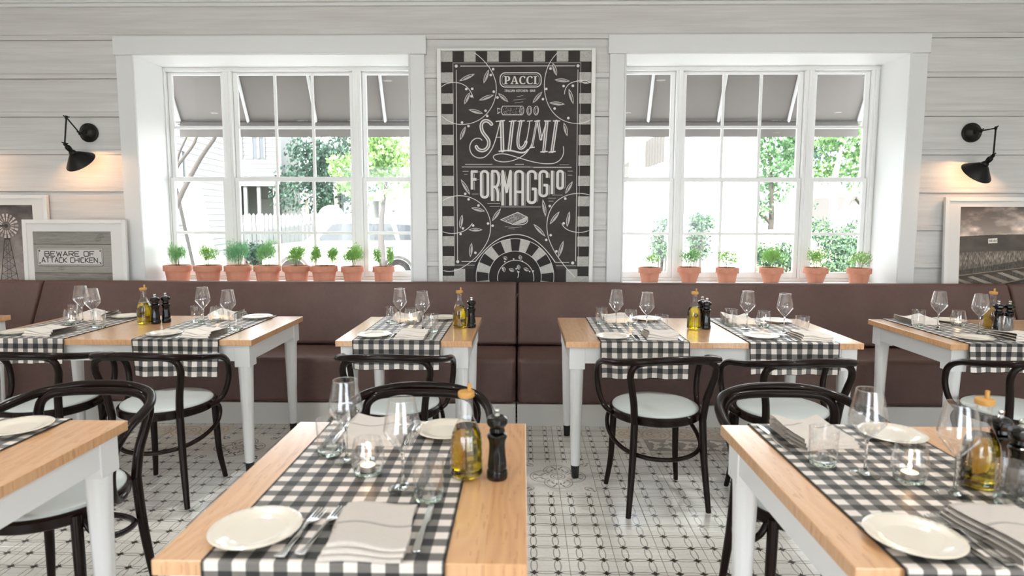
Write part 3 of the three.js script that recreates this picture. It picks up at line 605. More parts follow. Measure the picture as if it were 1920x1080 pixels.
const wine = makeWine(), tumbler = makeTumbler(), votive = makeVotive(), candle = makeCandle(), plate = makePlate(), fork = makeFork(), knife = makeKnife(), bottle = makeBottle(), mill = makeMill();
const napkins = [makeNapkin(0), makeNapkin(1), makeNapkin(2)];

// each setting: [x, z] of tumblers, wine glasses, votive, plates, napkins (with kind), forks, knives; N = chair side, F = far side
const SET = {
  T3L: { tumF: [0.472, 1.076], winF: [0.538, 1.213], vot: [0.639, 1.121], winN: [0.693, 1.318], tumN: [0.770, 1.347], plN: [0.473, 1.515], plF: [0.773, 0.945], naN: [0.730, 1.49, 1], naF: [0.578, 0.95, 0], fkN: [[0.583, 1.5], [0.612, 1.505]], knN: [0.825, 1.49] },
  T3R: { tumF: [1.229, 1.116], winF: [1.280, 1.237], vot: [1.410, 1.148], winN: [1.443, 1.351], tumN: [1.538, 1.361], plN: [1.268, 1.483], plF: [1.545, 0.994], naN: [1.519, 1.495, 0], naF: [1.308, 0.99, 2], fkN: [[1.385, 1.49], [1.412, 1.494]], knN: [1.6, 1.49] },
  T2: { tumF: [-0.786, 1.094], winF: [-0.718, 1.179], vot: [-0.668, 1.109], winN: [-0.564, 1.312], tumN: [-0.504, 1.358], plN: [-0.793, 1.505], plF: [-0.49, 0.945], naN: [-0.588, 1.505, 0], naF: [-0.71, 0.97, 1], fkN: [[-0.69, 1.5], [-0.662, 1.505]], knN: [-0.475, 1.5] },
  T1R: { tumF: [-1.965, 1.087], winF: [-1.894, 1.153], vot: [-1.853, 1.075], winN: [-1.678, 1.29], tumN: [-1.616, 1.33], plN: [-1.928, 1.5], plF: [-1.662, 0.945], naN: [-1.704, 1.5, 1], naF: [-1.86, 0.925, 2], fkN: [[-1.822, 1.5], [-1.795, 1.505]], knN: [-1.608, 1.49] },
  T1L: { tumF: [-2.746, 1.044], winF: [-2.653, 1.111], vot: [-2.655, 1.2], winN: [-2.492, 1.244], tumN: [-2.43, 1.29], plN: [-2.745, 1.48], plF: [-2.485, 0.945], naN: [-2.565, 1.473, 1], naF: [-2.655, 0.96, 2], fkN: [[-2.645, 1.48]], knN: [-2.43, 1.47] },
  T4: { tumF: [2.325, 1.114], winF: [2.375, 1.212], vot: [2.571, 1.093], winN: [2.524, 1.326], tumN: [2.644, 1.363], plN: [2.372, 1.505], plF: [2.619, 0.95], naN: [2.61, 1.477, 1], naF: [2.4, 0.97, 1], fkN: [[2.478, 1.5], [2.504, 1.505]] },
  F1: { tumF: [-0.522, 3.132], winF: [-0.461, 3.187], vot: [-0.386, 3.262], winN: [-0.281, 3.350], tumN: [-0.214, 3.394], plN: [-0.541, 3.558], plF: [-0.224, 2.967], naN: [-0.303, 3.565, 0], naF: [-0.425, 2.985, 1], fkN: [[-0.446, 3.553], [-0.408, 3.545]], fkF: [[-0.325, 2.975]], knN: [-0.203, 3.518], knF: [-0.535, 2.97] },
  F2: { tumF: [0.786, 3.173], winF: [0.858, 3.242], vot: [0.947, 3.275], winN: [1.004, 3.352], tumN: [1.097, 3.40], plN: [0.781, 3.56], plF: [1.084, 2.972], naN: [0.995, 3.54, 0], naF: [0.84, 2.985, 2], fkN: [[0.864, 3.56], [0.894, 3.552]], fkF: [[0.945, 2.985]], knF: [0.731, 2.995] },
};
const SHORT = { T1L: 'left runner, long table below the left window', T1R: 'right runner, long table below the left window', T2: 'small banquette table left of the chalkboard', T3L: 'left runner, long table below the right window', T3R: 'right runner, long table below the right window', T4: 'banquette table at the right edge', F1: 'front centre table', F2: 'front right table' };
const candleSpots = [];
for (const [k, s] of Object.entries(SET)) {
  const W = SHORT[k], far = k[0] === 'T' ? 'banquette side' : 'far side', near = k[0] === 'T' ? 'chair side' : 'near side', Y = TOPY, j = () => rr(-0.05, 0.05);
  put(tumbler, `straight clear water tumbler, ${far}, ${W}`, [s.tumF[0], Y, s.tumF[1]]);
  put(tumbler, `straight clear water tumbler, ${near}, ${W}`, [s.tumN[0], Y, s.tumN[1]]);
  put(wine, `empty stemmed wine glass, ${far}, ${W}`, [s.winF[0], Y, s.winF[1]]);
  put(wine, `empty stemmed wine glass, ${near}, ${W}`, [s.winN[0], Y, s.winN[1]]);
  put(votive, `rounded candle glass, ${W}`, [s.vot[0], Y, s.vot[1]]);
  put(candle, `lit tea light in the candle glass, ${W}`, [s.vot[0], Y + 0.0085, s.vot[1]]);
  candleSpots.push([s.vot[0], Y + 0.0085 + 0.022, s.vot[1]]);
  put(plate, `small cream side plate, ${near}, ${W}`, [s.plN[0], Y, s.plN[1]]);
  put(plate, `small cream side plate, ${far}, ${W}`, [s.plF[0], Y, s.plF[1]]);
  put(napkins[s.naN[2]], `folded white napkin, ${near}, ${W}`, [s.naN[0], Y, s.naN[1]], k === 'F1' ? 0.03 : k === 'F2' ? 0.12 : j());
  put(napkins[s.naF[2]], `folded white napkin, ${far}, ${W}`, [s.naF[0], Y, s.naF[1]], Math.PI + (k === 'F2' ? 0.15 : j()));
  s.fkN.forEach((p, n) => put(fork, `steel fork, ${n ? 'next to napkin' : 'next to plate'}, ${near}, ${W}`, [p[0], Y, p[1]], (k === 'F1' ? -0.12 : k === 'F2' ? 0.1 : 0) + j() * 0.4));
  (s.fkF ?? []).forEach((p) => put(fork, `steel fork, ${far}, ${W}`, [p[0], Y, p[1]], Math.PI + j()));
  if (s.knN) put(knife, `steel table knife, ${near}, ${W}`, [s.knN[0], Y, s.knN[1]], j() * 0.4);
  if (s.knF) put(knife, `steel table knife, ${far}, ${W}`, [s.knF[0], Y, s.knF[1]], Math.PI + j());
}
put(plate, 'small cream side plate on the front left table', [-1.515, TOPY, 2.972]);
const BARE = 0.7505;
for (const [x, y, z, l, turn] of [[-2.256, BARE, 1.14, 'long table below the left window', 0.1], [-0.366, BARE, 1.21, 'small banquette table left of the chalkboard', 0], [0.984, BARE, 1.22, 'long table below the right window', 0.2], [2.695, TOPY, 1.185, 'banquette table at the right edge', 0.3], [-0.138, TOPY, 3.268, 'front centre table', 0.3], [1.096, TOPY, 3.3, 'front right table', 0.4]]) {
  put(bottle, `clear bottle of yellow olive oil with cork stopper, ${l}`, [x, y, z], turn);
}
for (const [x, y, z, l] of [[-2.186, BARE, 1.145, 'front one of two dark pepper mills, long table below the left window'], [-2.152, BARE, 1.095, 'rear one of two dark pepper mills, long table below the left window'], [-0.297, BARE, 1.212, 'dark pepper mill on the small banquette table left of the chalkboard'], [1.054, BARE, 1.222, 'front one of two dark mills, long table below the right window'], [1.046, BARE, 1.16, 'rear one of two dark mills, long table below the right window'],
  [2.65, TOPY, 1.29, 'left one of two dark mills, banquette table at the right edge'], [2.706, TOPY, 1.298, 'right one of two dark mills, banquette table at the right edge'], [-0.062, BARE, 3.274, 'single dark pepper mill on the front centre table'], [1.17, BARE, 3.258, 'left one of two dark mills, front right table'], [1.158, TOPY, 3.338, 'right one of two dark mills, front right table']]) put(mill, l, [x, y, z], rr(0, 3));

// ------------------------------------------------------------------ lamps
function makeSconce(label, plateAt, elbow, knee, mouth) {
  const t = thing('wall_lamp', label, 'wall lamp', undefined, plateAt), L = (p) => [p[0] - plateAt[0], p[1] - plateAt[1], p[2] - plateAt[2]];
  const e = L(elbow), k = L(knee), m = L(mouth), s = plateAt[0] < 0 ? -1 : 1;
  const wp = lathe([[0, 0.0], [0.071, 0.0], [0.071, 0.012], [0.064, 0.017], [0.06, 0.017], [0.05, 0.03], [0.03, 0.042], [0.018, 0.046], [0.016, 0.06], [0, 0.06]], 40, 0.5); wp.rotateX(PI / 2);
  part('wall_plate', wp, M.iron, t);
  const hub = [s * 0.03, plateAt[0] < 0 ? -0.012 : 0.006, 0.062];
  part('arm', join([bar([[0, 0, 0.05], hub], 0.008, 4, 10), bar([hub, e], 0.0048, 4, 10)]), M.iron, t);
  part('arm', bar([e, k], 0.0055, 4, 10), M.iron, t);
  for (const p of [hub, e, k]) { // wing-nut joints
    const nut = join([lathe([[0, -0.011], [0.008, -0.011], [0.0095, -0.007], [0.0095, 0.007], [0.008, 0.011], [0, 0.011]], 16, 0.5), new THREE.BoxGeometry(0.034, 0.007, 0.004).translate(0, 0.006, 0), new THREE.SphereGeometry(0.0045, 8, 6).translate(-0.017, 0.008, 0), new THREE.SphereGeometry(0.0045, 8, 6).translate(0.017, 0.008, 0)]);
    const o = part('wing_nut', nut, M.iron, t); o.position.set(...p); o.rotation.set(0.5, 0.3, s * 0.4);
  }
  const q = new THREE.Group(); q.name = 'lamp_head'; t.add(q); q.position.set(...k);
  const dir = V(...m).sub(V(...k)), len = dir.length(); q.quaternion.setFromUnitVectors(V(0, -1, 0), dir.normalize());
  const top = -(len - 0.078);                               // where the shade meets the lamp holder
  part('socket', lathe(smoothProfile([[0, 0.0], [0.011, 0.0], [0.012, top * 0.2], [0.018, top * 0.28], [0.019, top * 0.5], [0.0165, top * 0.72], [0.022, top * 0.8], [0.025, top + 0.001], [0, top + 0.001]], 40), 24, 0.6), M.iron, q);
  const sh = part('shade', lathe([[0.016, top + 0.002], [0.027, top], [0.04, top - 0.008], [0.107, -len + 0.003], [0.1085, -len - 0.002], [0.1065, -len - 0.002], [0.105, -len + 0.003], [0.039, top - 0.011], [0.016, top - 0.002]], 56, 0.5), M.iron, q);
  sh.userData.label = 'dark cone shade';
  part('bulb', lathe(smoothProfile([[0, top - 0.004], [0.011, top - 0.006], [0.013, top - 0.016], [0.022, top - 0.036], [0.023, top - 0.046], [0.015, top - 0.058], [0, top - 0.062]], 20), 20, 0), M.bulb, q);
  const p = new THREE.PointLight(SCONCE_WARM, SCONCE, 0, 2); p.name = 'sconce_light'; p.position.set(0, top - 0.042, 0); p.shadow.radius = 1; p.castShadow = true; q.add(p);
  return t;
}
makeSconce('black swing arm wall lamp beside the left window', [-3.298, 2.015, 0.02], [-3.325, 2.1, 0.215], [-3.335, 1.908, 0.235], [-3.305, 1.788, 0.124]);
makeSconce('black swing arm wall lamp beside the right window', [3.317, 2.013, 0.02], [3.352, 2.02, 0.215], [3.335, 1.828, 0.235], [3.303, 1.71, 0.124]);
makeSconce('black swing arm wall lamp beyond the left edge of the picture', [-4.26, 2.015, 0.02], [-4.287, 2.1, 0.215], [-4.297, 1.908, 0.235], [-4.258, 1.788, 0.128]);
for (const z of [1.9, 4.2, 6.5]) for (const x of [-4.8, -1.6, 1.6, 4.8]) {
  const t = thing('ceiling_light', 'round recessed ceiling light with a white ring', 'ceiling light', 'recessed ceiling lights', [x, ROOM.h, z]);
  part('ring', lathe([[0.055, 0], [0.058, -0.004], [0.08, -0.006], [0.086, 0], [0.055, 0]], 36, 0.5), M.trim, t);
  part('lamp_lens', lathe([[0, -0.0035], [0.055, -0.0035], [0.055, -0.001], [0, -0.001]], 28, 0.5), std({ color: 0x000000, emissive: new THREE.Color(1.0, 0.97, 0.92), emissiveIntensity: 6 }), t);
  const s = new THREE.SpotLight(new THREE.Color(1.0, 0.99, 0.97), DOWNLIGHT, 0, 1.25, 0.7, 2); s.name = 'downlight'; s.position.set(0, -0.012, 0); s.target.position.set(0, -2, 0); s.castShadow = true; s.shadow.radius = 3; t.add(s, s.target);
}
for (const p of candleSpots) { const c = new THREE.PointLight(new THREE.Color(1, 0.6, 0.3), 0.012, 0, 2); c.name = 'candle_light'; c.position.set(...p); c.castShadow = true; c.shadow.radius = 0.2; scene.add(c); }

// ------------------------------------------------------------------ chalkboard
const chalkTex = canvasTex(1112, 1830, (g, W, H) => {
  g.fillStyle = '#3d3937'; g.fillRect(0, 0, W, H);
  for (let k = 0; k < 900; k++) { g.fillStyle = `rgba(${k % 3 ? '150,140,136' : '10,8,8'},0.018)`; g.beginPath(); g.ellipse(rnd() * W, rnd() * H, 20 + rnd() * 130, 8 + rnd() * 40, rr(-0.5, 0.5), 0, 7); g.fill(); }
  const chalk = 'rgba(233,230,225,.95)', soft = 'rgba(226,223,217,.8)';
  const block = (x, y, w, h, white) => {
    g.fillStyle = white ? '#b6b4ae' : '#34302e'; g.fillRect(x, y, w, h); if (!white) return;
    for (let k = 0; k < 70; k++) { g.strokeStyle = `rgba(${k % 2 ? '235,233,228' : '90,86,82'},.22)`; g.lineWidth = 2; const a = x + rnd() * w, b = y + rnd() * h; g.beginPath(); g.moveTo(a, b); g.lineTo(Math.max(x, Math.min(x + w, a + rr(-26, 26))), Math.max(y, Math.min(y + h, b + rr(-26, 26)))); g.stroke(); }
  };
  const bw = 88;                                          // checkered border
  for (let i = 0; i < 13; i++) block(i * W / 13, 0, W / 13 + 1, 78, i % 2 === 0);
  for (let j = 0; j < 24; j++) { const y = 78 + j * 77, h = 77; block(0, y, bw, h, j % 2 === 1); block(W - bw, y, bw, h, j % 2 === 1); }
  for (let i = 1; i < 12; i++) block(i * W / 13, 1640, W / 13 + 1, 190, i % 2 === 1);
  const zoomA = () => g.setTransform(0.8889, 0, 0, 0.8889, -76, -76), zoomB = () => g.setTransform(0.8889, 0, 0, 0.8889, -76, 804);
  const line = (pts, w = 5, c = chalk) => { g.strokeStyle = c; g.lineWidth = w; g.lineCap = g.lineJoin = 'round'; g.beginPath(); pts.forEach((p, i) => (i ? g.lineTo(...p) : g.moveTo(...p))); g.stroke(); };
  const curve = (a, segs, w = 6, c = chalk) => { g.strokeStyle = c; g.lineWidth = w; g.lineCap = 'round'; g.beginPath(); g.moveTo(...a); for (const s of segs) g.bezierCurveTo(...s); g.stroke(); };
  const leaf = (x0, y0, x1, y1) => { const a = Math.atan2(y1 - y0, x1 - x0), l = Math.hypot(x1 - x0, y1 - y0); g.save(); g.translate((x0 + x1) / 2, (y0 + y1) / 2); g.rotate(a); g.fillStyle = soft; g.beginPath(); g.moveTo(-l / 2, 0); g.quadraticCurveTo(0, -33, l / 2, 0); g.quadraticCurveTo(0, 30, -l / 2, 0); g.fill(); g.strokeStyle = '#2c2826'; g.lineWidth = 6; g.beginPath(); g.moveTo(-l * 0.3, 0); g.quadraticCurveTo(0, -11, l * 0.3, -2); g.stroke(); g.restore(); };
  const dot = (x, y, r = 11) => { g.fillStyle = chalk; g.beginPath(); g.arc(x, y, r, 0, 7); g.fill(); };
  zoomA();
  line([[185, 182], [1248, 182]], 4, soft); line([[185, 182], [185, 1900]], 4, soft); line([[1248, 182], [1248, 1900]], 4, soft);
  line([[248, 208], [1200, 208]], 6); line([[212, 240], [212, 1860]], 5); line([[1225, 240], [1225, 1860]], 5); dot(212, 208, 13); dot(1225, 208, 13);
  // vines
  curve([366, 100], [[480, 180, 560, 300, 545, 430], [520, 600, 390, 700, 240, 692], [170, 690, 120, 650, 86, 620]]);
  curve([88, 378], [[150, 330, 240, 330, 300, 380], [330, 410, 345, 440, 352, 470]]);
  curve([1050, 105], [[960, 190, 930, 330, 955, 450], [985, 590, 1080, 680, 1220, 685], [1270, 687, 1310, 670, 1340, 650]]);
  curve([1340, 350], [[1280, 320, 1180, 325, 1140, 370], [1120, 395, 1115, 420, 1115, 440]]);
  for (const a of [[235, 332, 368, 272], [440, 352, 484, 236], [400, 492, 528, 446], [278, 525, 324, 425], [312, 568, 436, 602], [240, 825, 288, 708], [560, 432, 646, 506], [850, 515, 930, 420], [1015, 182, 1048, 290], [1030, 322, 1160, 334], [1150, 395, 1190, 525], [988, 512, 1120, 526], [1112, 676, 1142, 792], [1250, 335, 1325, 348]]) leaf(...a);
  for (const a of [[520, 234], [500, 282], [295, 398], [345, 396], [338, 457], [525, 420], [556, 468], [456, 578], [470, 622], [258, 676], [312, 706], [997, 230], [1107, 374], [1184, 372], [963, 398], [936, 482], [1034, 560], [1149, 640]]) dot(...a);
  // name plate
  g.strokeStyle = chalk; g.lineWidth = 8; g.beginPath(); g.roundRect(578, 264, 342, 118, 44); g.stroke(); g.lineWidth = 3; g.beginPath(); g.roundRect(594, 278, 310, 90, 34); g.stroke();
  g.fillStyle = chalk; g.textAlign = 'center'; g.textBaseline = 'middle';
  g.save(); g.translate(748, 322); g.scale(0.98, 1.0); g.font = 'bold 92px serif'; g.fillText('PACCI', 0, 4, 300); g.restore();
  g.font = 'bold 27px sans-serif'; g.fillText('ITALIAN KITCHEN · BAR', 744, 412, 258);
  for (const [a, b, y] of [[720, 770, 458], [690, 790, 486], [700, 770, 510]]) line([[a, y + 4], [b, y - 6]], 3, soft);
  // sausage and slices
  g.lineWidth = 6; g.strokeStyle = chalk; g.beginPath(); g.moveTo(760, 540); g.lineTo(600, 540); g.quadraticCurveTo(576, 576, 600, 612); g.lineTo(760, 612); g.stroke(); line([[578, 565], [556, 556]], 6); line([[578, 588], [556, 602]], 6); line([[556, 556], [560, 602]], 4);
  for (const [x, rx] of [[760, 17], [822, 19], [880, 19]]) { g.beginPath(); g.ellipse(x, 577, rx, 37, 0.06, 0, 7); g.stroke(); g.beginPath(); g.ellipse(x + 2, 578, rx * 0.5, 24, 0.06, 0, 7); g.lineWidth = 3; g.stroke(); g.lineWidth = 6; }
  for (let k = 0; k < 90; k++) { g.fillStyle = 'rgba(235,232,226,.75)'; g.fillRect(596 + rnd() * 150, 548 + Math.pow(rnd(), 0.8) * 60, 4, 3); }
  // SALUMI : broad inlined letters
  const fat = (pts, w) => { line(pts, w, chalk); line(pts, w * 0.2, '#322e2c'); };
  const fatC = (a, s, w) => { curve(a, s, w, chalk); curve(a, s, w * 0.2, '#322e2c'); };
  fatC([505, 690], [[470, 640, 415, 660, 420, 715], [425, 790, 500, 800, 480, 870], [462, 925, 395, 925, 378, 880]], 30);
  curve([425, 825], [[400, 790, 330, 810, 322, 880], [318, 950, 380, 990, 440, 970], [500, 940, 530, 860, 548, 790], [562, 740, 570, 700, 580, 664]], 8);
  fat([[592, 672], [598, 912]], 32); line([[545, 668], [615, 660]], 10); line([[570, 918], [630, 912]], 12); line([[542, 800], [592, 800]], 6);
  fat([[682, 672], [656, 905]], 30); line([[655, 668], [712, 662]], 10); curve([640, 912], [[700, 905, 770, 960, 812, 905]], 14);
  fatC([752, 668], [[740, 740, 716, 830, 735, 880], [745, 905, 780, 895, 796, 840]], 26); line([[728, 666], [782, 662]], 10); curve([826, 664], [[822, 720, 812, 780, 796, 845]], 8); line([[806, 666], [848, 662]], 8);
  curve([886, 666], [[870, 760, 866, 850, 800, 930], [730, 1000, 600, 1030, 535, 990], [490, 950, 560, 930, 640, 945], [760, 975, 900, 1040, 1030, 1020], [1090, 1005, 1125, 950, 1110, 880]], 7);
  fat([[884, 672], [846, 884]], 17); line([[826, 890], [866, 884]], 10); fat([[896, 668], [921, 816]], 24); fat([[970, 672], [946, 918]], 27); line([[922, 822], [962, 690]], 10); line([[868, 666], [910, 662]], 10); line([[922, 924], [974, 920]], 12); line([[950, 664], [1000, 664]], 10);
  fat([[1050, 668], [1016, 918]], 28); line([[1024, 664], [1076, 664]], 10); line([[990, 926], [1042, 920]], 12);
  for (const [a, b, y] of [[285, 515, 1028], [705, 778, 1028], [255, 830, 1050], [860, 1180, 1056]]) line([[a, y], [b, y]], 4, soft);
  zoomB();
  for (const [a, b, y] of [[282, 505, 40], [705, 778, 40], [1080, 1160, 42], [255, 1180, 62], [262, 310, 98], [275, 300, 124], [1150, 1190, 96], [1150, 1185, 130], [470, 575, 372], [490, 570, 398], [580, 925, 402], [1020, 1110, 300], [985, 1050, 326], [990, 1030, 352], [340, 392, 292]]) line([[a, y], [b, y]], 4, soft);
  // FORMAGGIO : rounded condensed letters, tall in the middle
  const glyph = (fn, x, y, w, h, lw) => { for (const [dx, c, k] of [[11, 'rgba(226,223,217,.75)', 1.0], [6, '#302c2a', 1.05], [0, chalk, 1]]) { g.strokeStyle = c; g.lineWidth = dx === 11 ? 5 : lw * (dx === 6 ? 1.25 : 1); g.lineCap = 'butt'; g.lineJoin = 'round'; g.save(); g.translate(x + (dx === 11 ? dx + lw * 0.42 : dx * 0.5), y + (dx ? 3 : 0)); g.beginPath(); fn(w, h); g.stroke(); g.restore(); } };
  const R = (w) => w * 0.48;
  const GL = {
    F: (w, h) => { g.moveTo(0, 0); g.lineTo(0, h); g.moveTo(-8, 4); g.lineTo(w, 4); g.moveTo(0, h * 0.45); g.lineTo(w * 0.8, h * 0.45); },
    O: (w, h) => { g.roundRect(0, 0, w, h, R(w)); },
    R: (w, h) => { g.moveTo(0, h + 8); g.lineTo(0, 0); g.lineTo(w * 0.5, 0); g.bezierCurveTo(w * 1.1, 0, w * 1.1, h * 0.52, w * 0.5, h * 0.54); g.lineTo(0, h * 0.54); g.moveTo(w * 0.4, h * 0.54); g.quadraticCurveTo(w * 0.95, h * 0.6, w * 0.8, h + 8); },
    M: (w, h) => { g.moveTo(0, h); g.lineTo(0, 0); g.lineTo(w / 2, h * 0.6); g.lineTo(w, 0); g.lineTo(w, h); },
    A: (w, h) => { g.moveTo(0, h); g.lineTo(0, w * 0.45); g.bezierCurveTo(0, -w * 0.15, w, -w * 0.15, w, w * 0.45); g.lineTo(w, h); g.moveTo(0, h * 0.6); g.lineTo(w, h * 0.6); },
    G: (w, h) => { g.moveTo(w, h * 0.26); g.lineTo(w, w * 0.45); g.bezierCurveTo(w, -w * 0.15, 0, -w * 0.15, 0, w * 0.45); g.lineTo(0, h - w * 0.45); g.bezierCurveTo(0, h + w * 0.15, w, h + w * 0.15, w, h - w * 0.45); g.lineTo(w, h * 0.56); g.lineTo(w * 0.5, h * 0.56); },
    I: (w, h) => { g.moveTo(0, 0); g.lineTo(0, h); },
  };
  for (const [c, x, y, w, h] of [['F', 340, 96, 48, 158], ['O', 418, 98, 56, 222], ['R', 512, 98, 58, 246], ['M', 600, 98, 66, 292], ['A', 708, 98, 62, 292], ['G', 814, 98, 64, 268], ['G', 914, 98, 62, 210], ['I', 1018, 92, 0, 200], ['O', 1064, 96, 44, 148]]) glyph(GL[c], x, y, w, h, 23);
  // cheese wedge
  g.fillStyle = 'rgba(226,223,217,.35)'; g.beginPath(); g.moveTo(582, 512); g.lineTo(728, 448); g.lineTo(806, 488); g.lineTo(684, 552); g.fill(); line([[582, 512], [728, 448], [806, 488], [684, 552], [582, 512]], 6); curve([684, 552], [[760, 560, 830, 560, 810, 488]], 6); g.fillStyle = soft; g.beginPath(); g.moveTo(700, 550); g.lineTo(806, 490); g.quadraticCurveTo(826, 546, 700, 552); g.fill();
  for (let k = 0; k < 60; k++) { g.fillStyle = 'rgba(240,238,232,.7)'; const a = rnd(), b = rnd(); g.fillRect(600 + a * 130 + b * 50, 508 - a * 52 + b * 30, 7, 3); } line([[620, 572], [700, 580], [760, 574]], 3, soft); line([[650, 588], [700, 594]], 3, soft);
  // lower vines
  curve([88, 352], [[200, 270, 380, 300, 460, 430], [510, 520, 505, 620, 470, 700], [420, 800, 330, 900, 200, 955], [150, 968, 110, 962, 92, 958]]); curve([90, 618], [[170, 650, 290, 630, 340, 545]]);
  curve([1340, 300], [[1230, 265, 1090, 290, 1020, 400], [955, 510, 970, 640, 1020, 740], [1060, 830, 1140, 930, 1220, 1010]]); curve([1340, 600], [[1270, 640, 1130, 620, 1105, 545]]);
  for (const a of [[245, 165, 322, 300], [330, 410, 450, 440], [508, 526, 585, 415], [236, 592, 256, 468], [308, 600, 428, 600], [322, 840, 334, 712], [1130, 290, 1192, 182], [940, 335, 966, 485], [1000, 552, 1084, 440], [1148, 575, 1168, 438], [862, 548, 966, 658], [1078, 838, 1120, 692]]) leaf(...a);
  for (const a of [[282, 290], [310, 337], [394, 390], [475, 545], [514, 564], [348, 563], [260, 588], [240, 637], [366, 800], [1131, 330], [1000, 394], [1120, 542], [1010, 645], [972, 686], [1060, 785]]) dot(...a);
  dot(214, 878, 13); dot(1200, 886, 13); line([[248, 876], [366, 876]], 5); line([[1050, 880], [1168, 880]], 5); line([[185, 908], [360, 908]], 4, soft); line([[1060, 910], [1228, 910]], 4, soft);
  // wheel of cheese at the foot
  const cx = 706, cy = 1010, yk = 1.0; g.fillStyle = '#2c2826'; g.beginPath(); g.arc(cx, cy, 360, PI, 0); g.lineTo(1060, 1400); g.lineTo(360, 1400); g.fill();
  curve([366, 876], [[450, 760, 560, 640, 720, 640], [870, 645, 970, 760, 1050, 880]], 7);
  for (let k = -2; k < 13; k++) { const a0 = PI + 0.14 + k * 0.262, a1 = a0 + 0.262; g.fillStyle = k % 2 ? '#2f2b29' : '#b9b7b1'; g.beginPath(); g.arc(cx, cy, 332, a0, a1); g.arc(cx, cy, 226, a1, a0, true); g.fill(); if (k % 2 === 0) for (let n = 0; n < 34; n++) { const a = rr(a0 + 0.02, a1 - 0.05), r0 = rr(232, 326); g.strokeStyle = 'rgba(238,236,231,.3)'; g.lineWidth = 3; g.beginPath(); g.arc(cx, cy, r0, a, a + 0.04); g.stroke(); } }
  g.strokeStyle = chalk; g.lineWidth = 5; for (const r of [334, 226]) { g.beginPath(); g.arc(cx, cy, r, PI * 0.9, PI * 2.1); g.stroke(); }
  g.beginPath(); g.arc(712, 1020, 156, PI * 0.95, PI * 2.05); g.lineWidth = 6; g.stroke(); curve([726, 958], [[740, 980, 736, 1000, 730, 1016]], 6);
  for (const a of [[610, 830, 636, 862], [745, 818, 756, 862], [606, 920, 614, 968], [652, 938, 700, 960], [734, 902, 738, 948], [778, 932, 826, 956]]) leaf(...a); for (const a of [[618, 876], [694, 853], [768, 872], [600, 934], [716, 938], [738, 966], [832, 962], [862, 958]]) dot(a[0], a[1], 7);
});
{
  const x0 = -0.612, x1 = 0.5, yT = 2.604, yB = 0.802, t = thing('chalkboard', 'tall chalkboard with white lettering and leaf vines in a white frame', 'chalkboard', undefined, [(x0 + x1) / 2, yB, 0.03]);
  const w = (x1 - x0) / 2, h = yT - yB, f = 0.03;
  const board = new THREE.BoxGeometry(2 * w, h - 0.002, 0.014).translate(0, h / 2, 0.008);
  part('board_face', board, [M.hem, M.hem, M.hem, M.hem, std({ map: chalkTex, roughness: 0.85 }), M.hem], t);
  for (const s of [-1, 1]) part('frame_side', box(s > 0 ? w : -w - f, s > 0 ? w + f : -w, 0, h + 0.016, 0, 0.03, 0.003), M.frame, t);
  part('frame_side', box(-w, w, h, h + 0.016, 0, 0.03, 0.003), M.frame, t);
}

// ------------------------------------------------------------------ pictures leaning on the ledge
function picture(label, x0, x1, yT, zBot, zTop, inset, tex) {
  const w = x1 - x0, h = yT - 0.801, t = thing('framed_picture', label, 'picture', undefined, [(x0 + x1) / 2, 0.8015, zBot]); t.rotation.x = -Math.atan((zBot - zTop) / h);
  const f = 0.03, d = 0.022, W = w / 2, [ml, mt, mr, mb] = inset;
  part('frame_side', box(-W, -W + f, 0, h, -d / 2, d / 2 + 0.004, 0.002), M.frame, t); part('frame_side', box(W - f, W, 0, h, -d / 2, d / 2 + 0.004, 0.002), M.frame, t);
  part('frame_side', box(-W + f, W - f, 0, f, -d / 2, d / 2 + 0.004, 0.002), M.frame, t); part('frame_side', box(-W + f, W - f, h - f, h, -d / 2, d / 2 + 0.004, 0.002), M.frame, t);
  const ax = -W + ml, bx = W - mr, ay = mb, by = h - mt;
  part('mount', join([box(-W + f, ax, f, h - f, -0.006, 0.006), box(bx, W - f, f, h - f, -0.006, 0.006), box(ax, bx, f, ay, -0.006, 0.006), box(ax, bx, by, h - f, -0.006, 0.006)]), M.mat, t);
  part('print', new THREE.BoxGeometry(bx - ax, by - ay, 0.004).translate((ax + bx) / 2, (ay + by) / 2, 0), [M.mat, M.mat, M.mat, M.mat, phy({ map: tex, roughness: 0.5 }), M.mat], t);
  return t;
}
const grain = (g, W, H, n, a) => { for (let k = 0; k < n; k++) { g.fillStyle = `rgba(${k % 2 ? '255,250,245' : '20,14,10'},${a})`; g.fillRect(rnd() * W, rnd() * H, 2 + rnd() * 3, 1 + rnd() * 2); } };
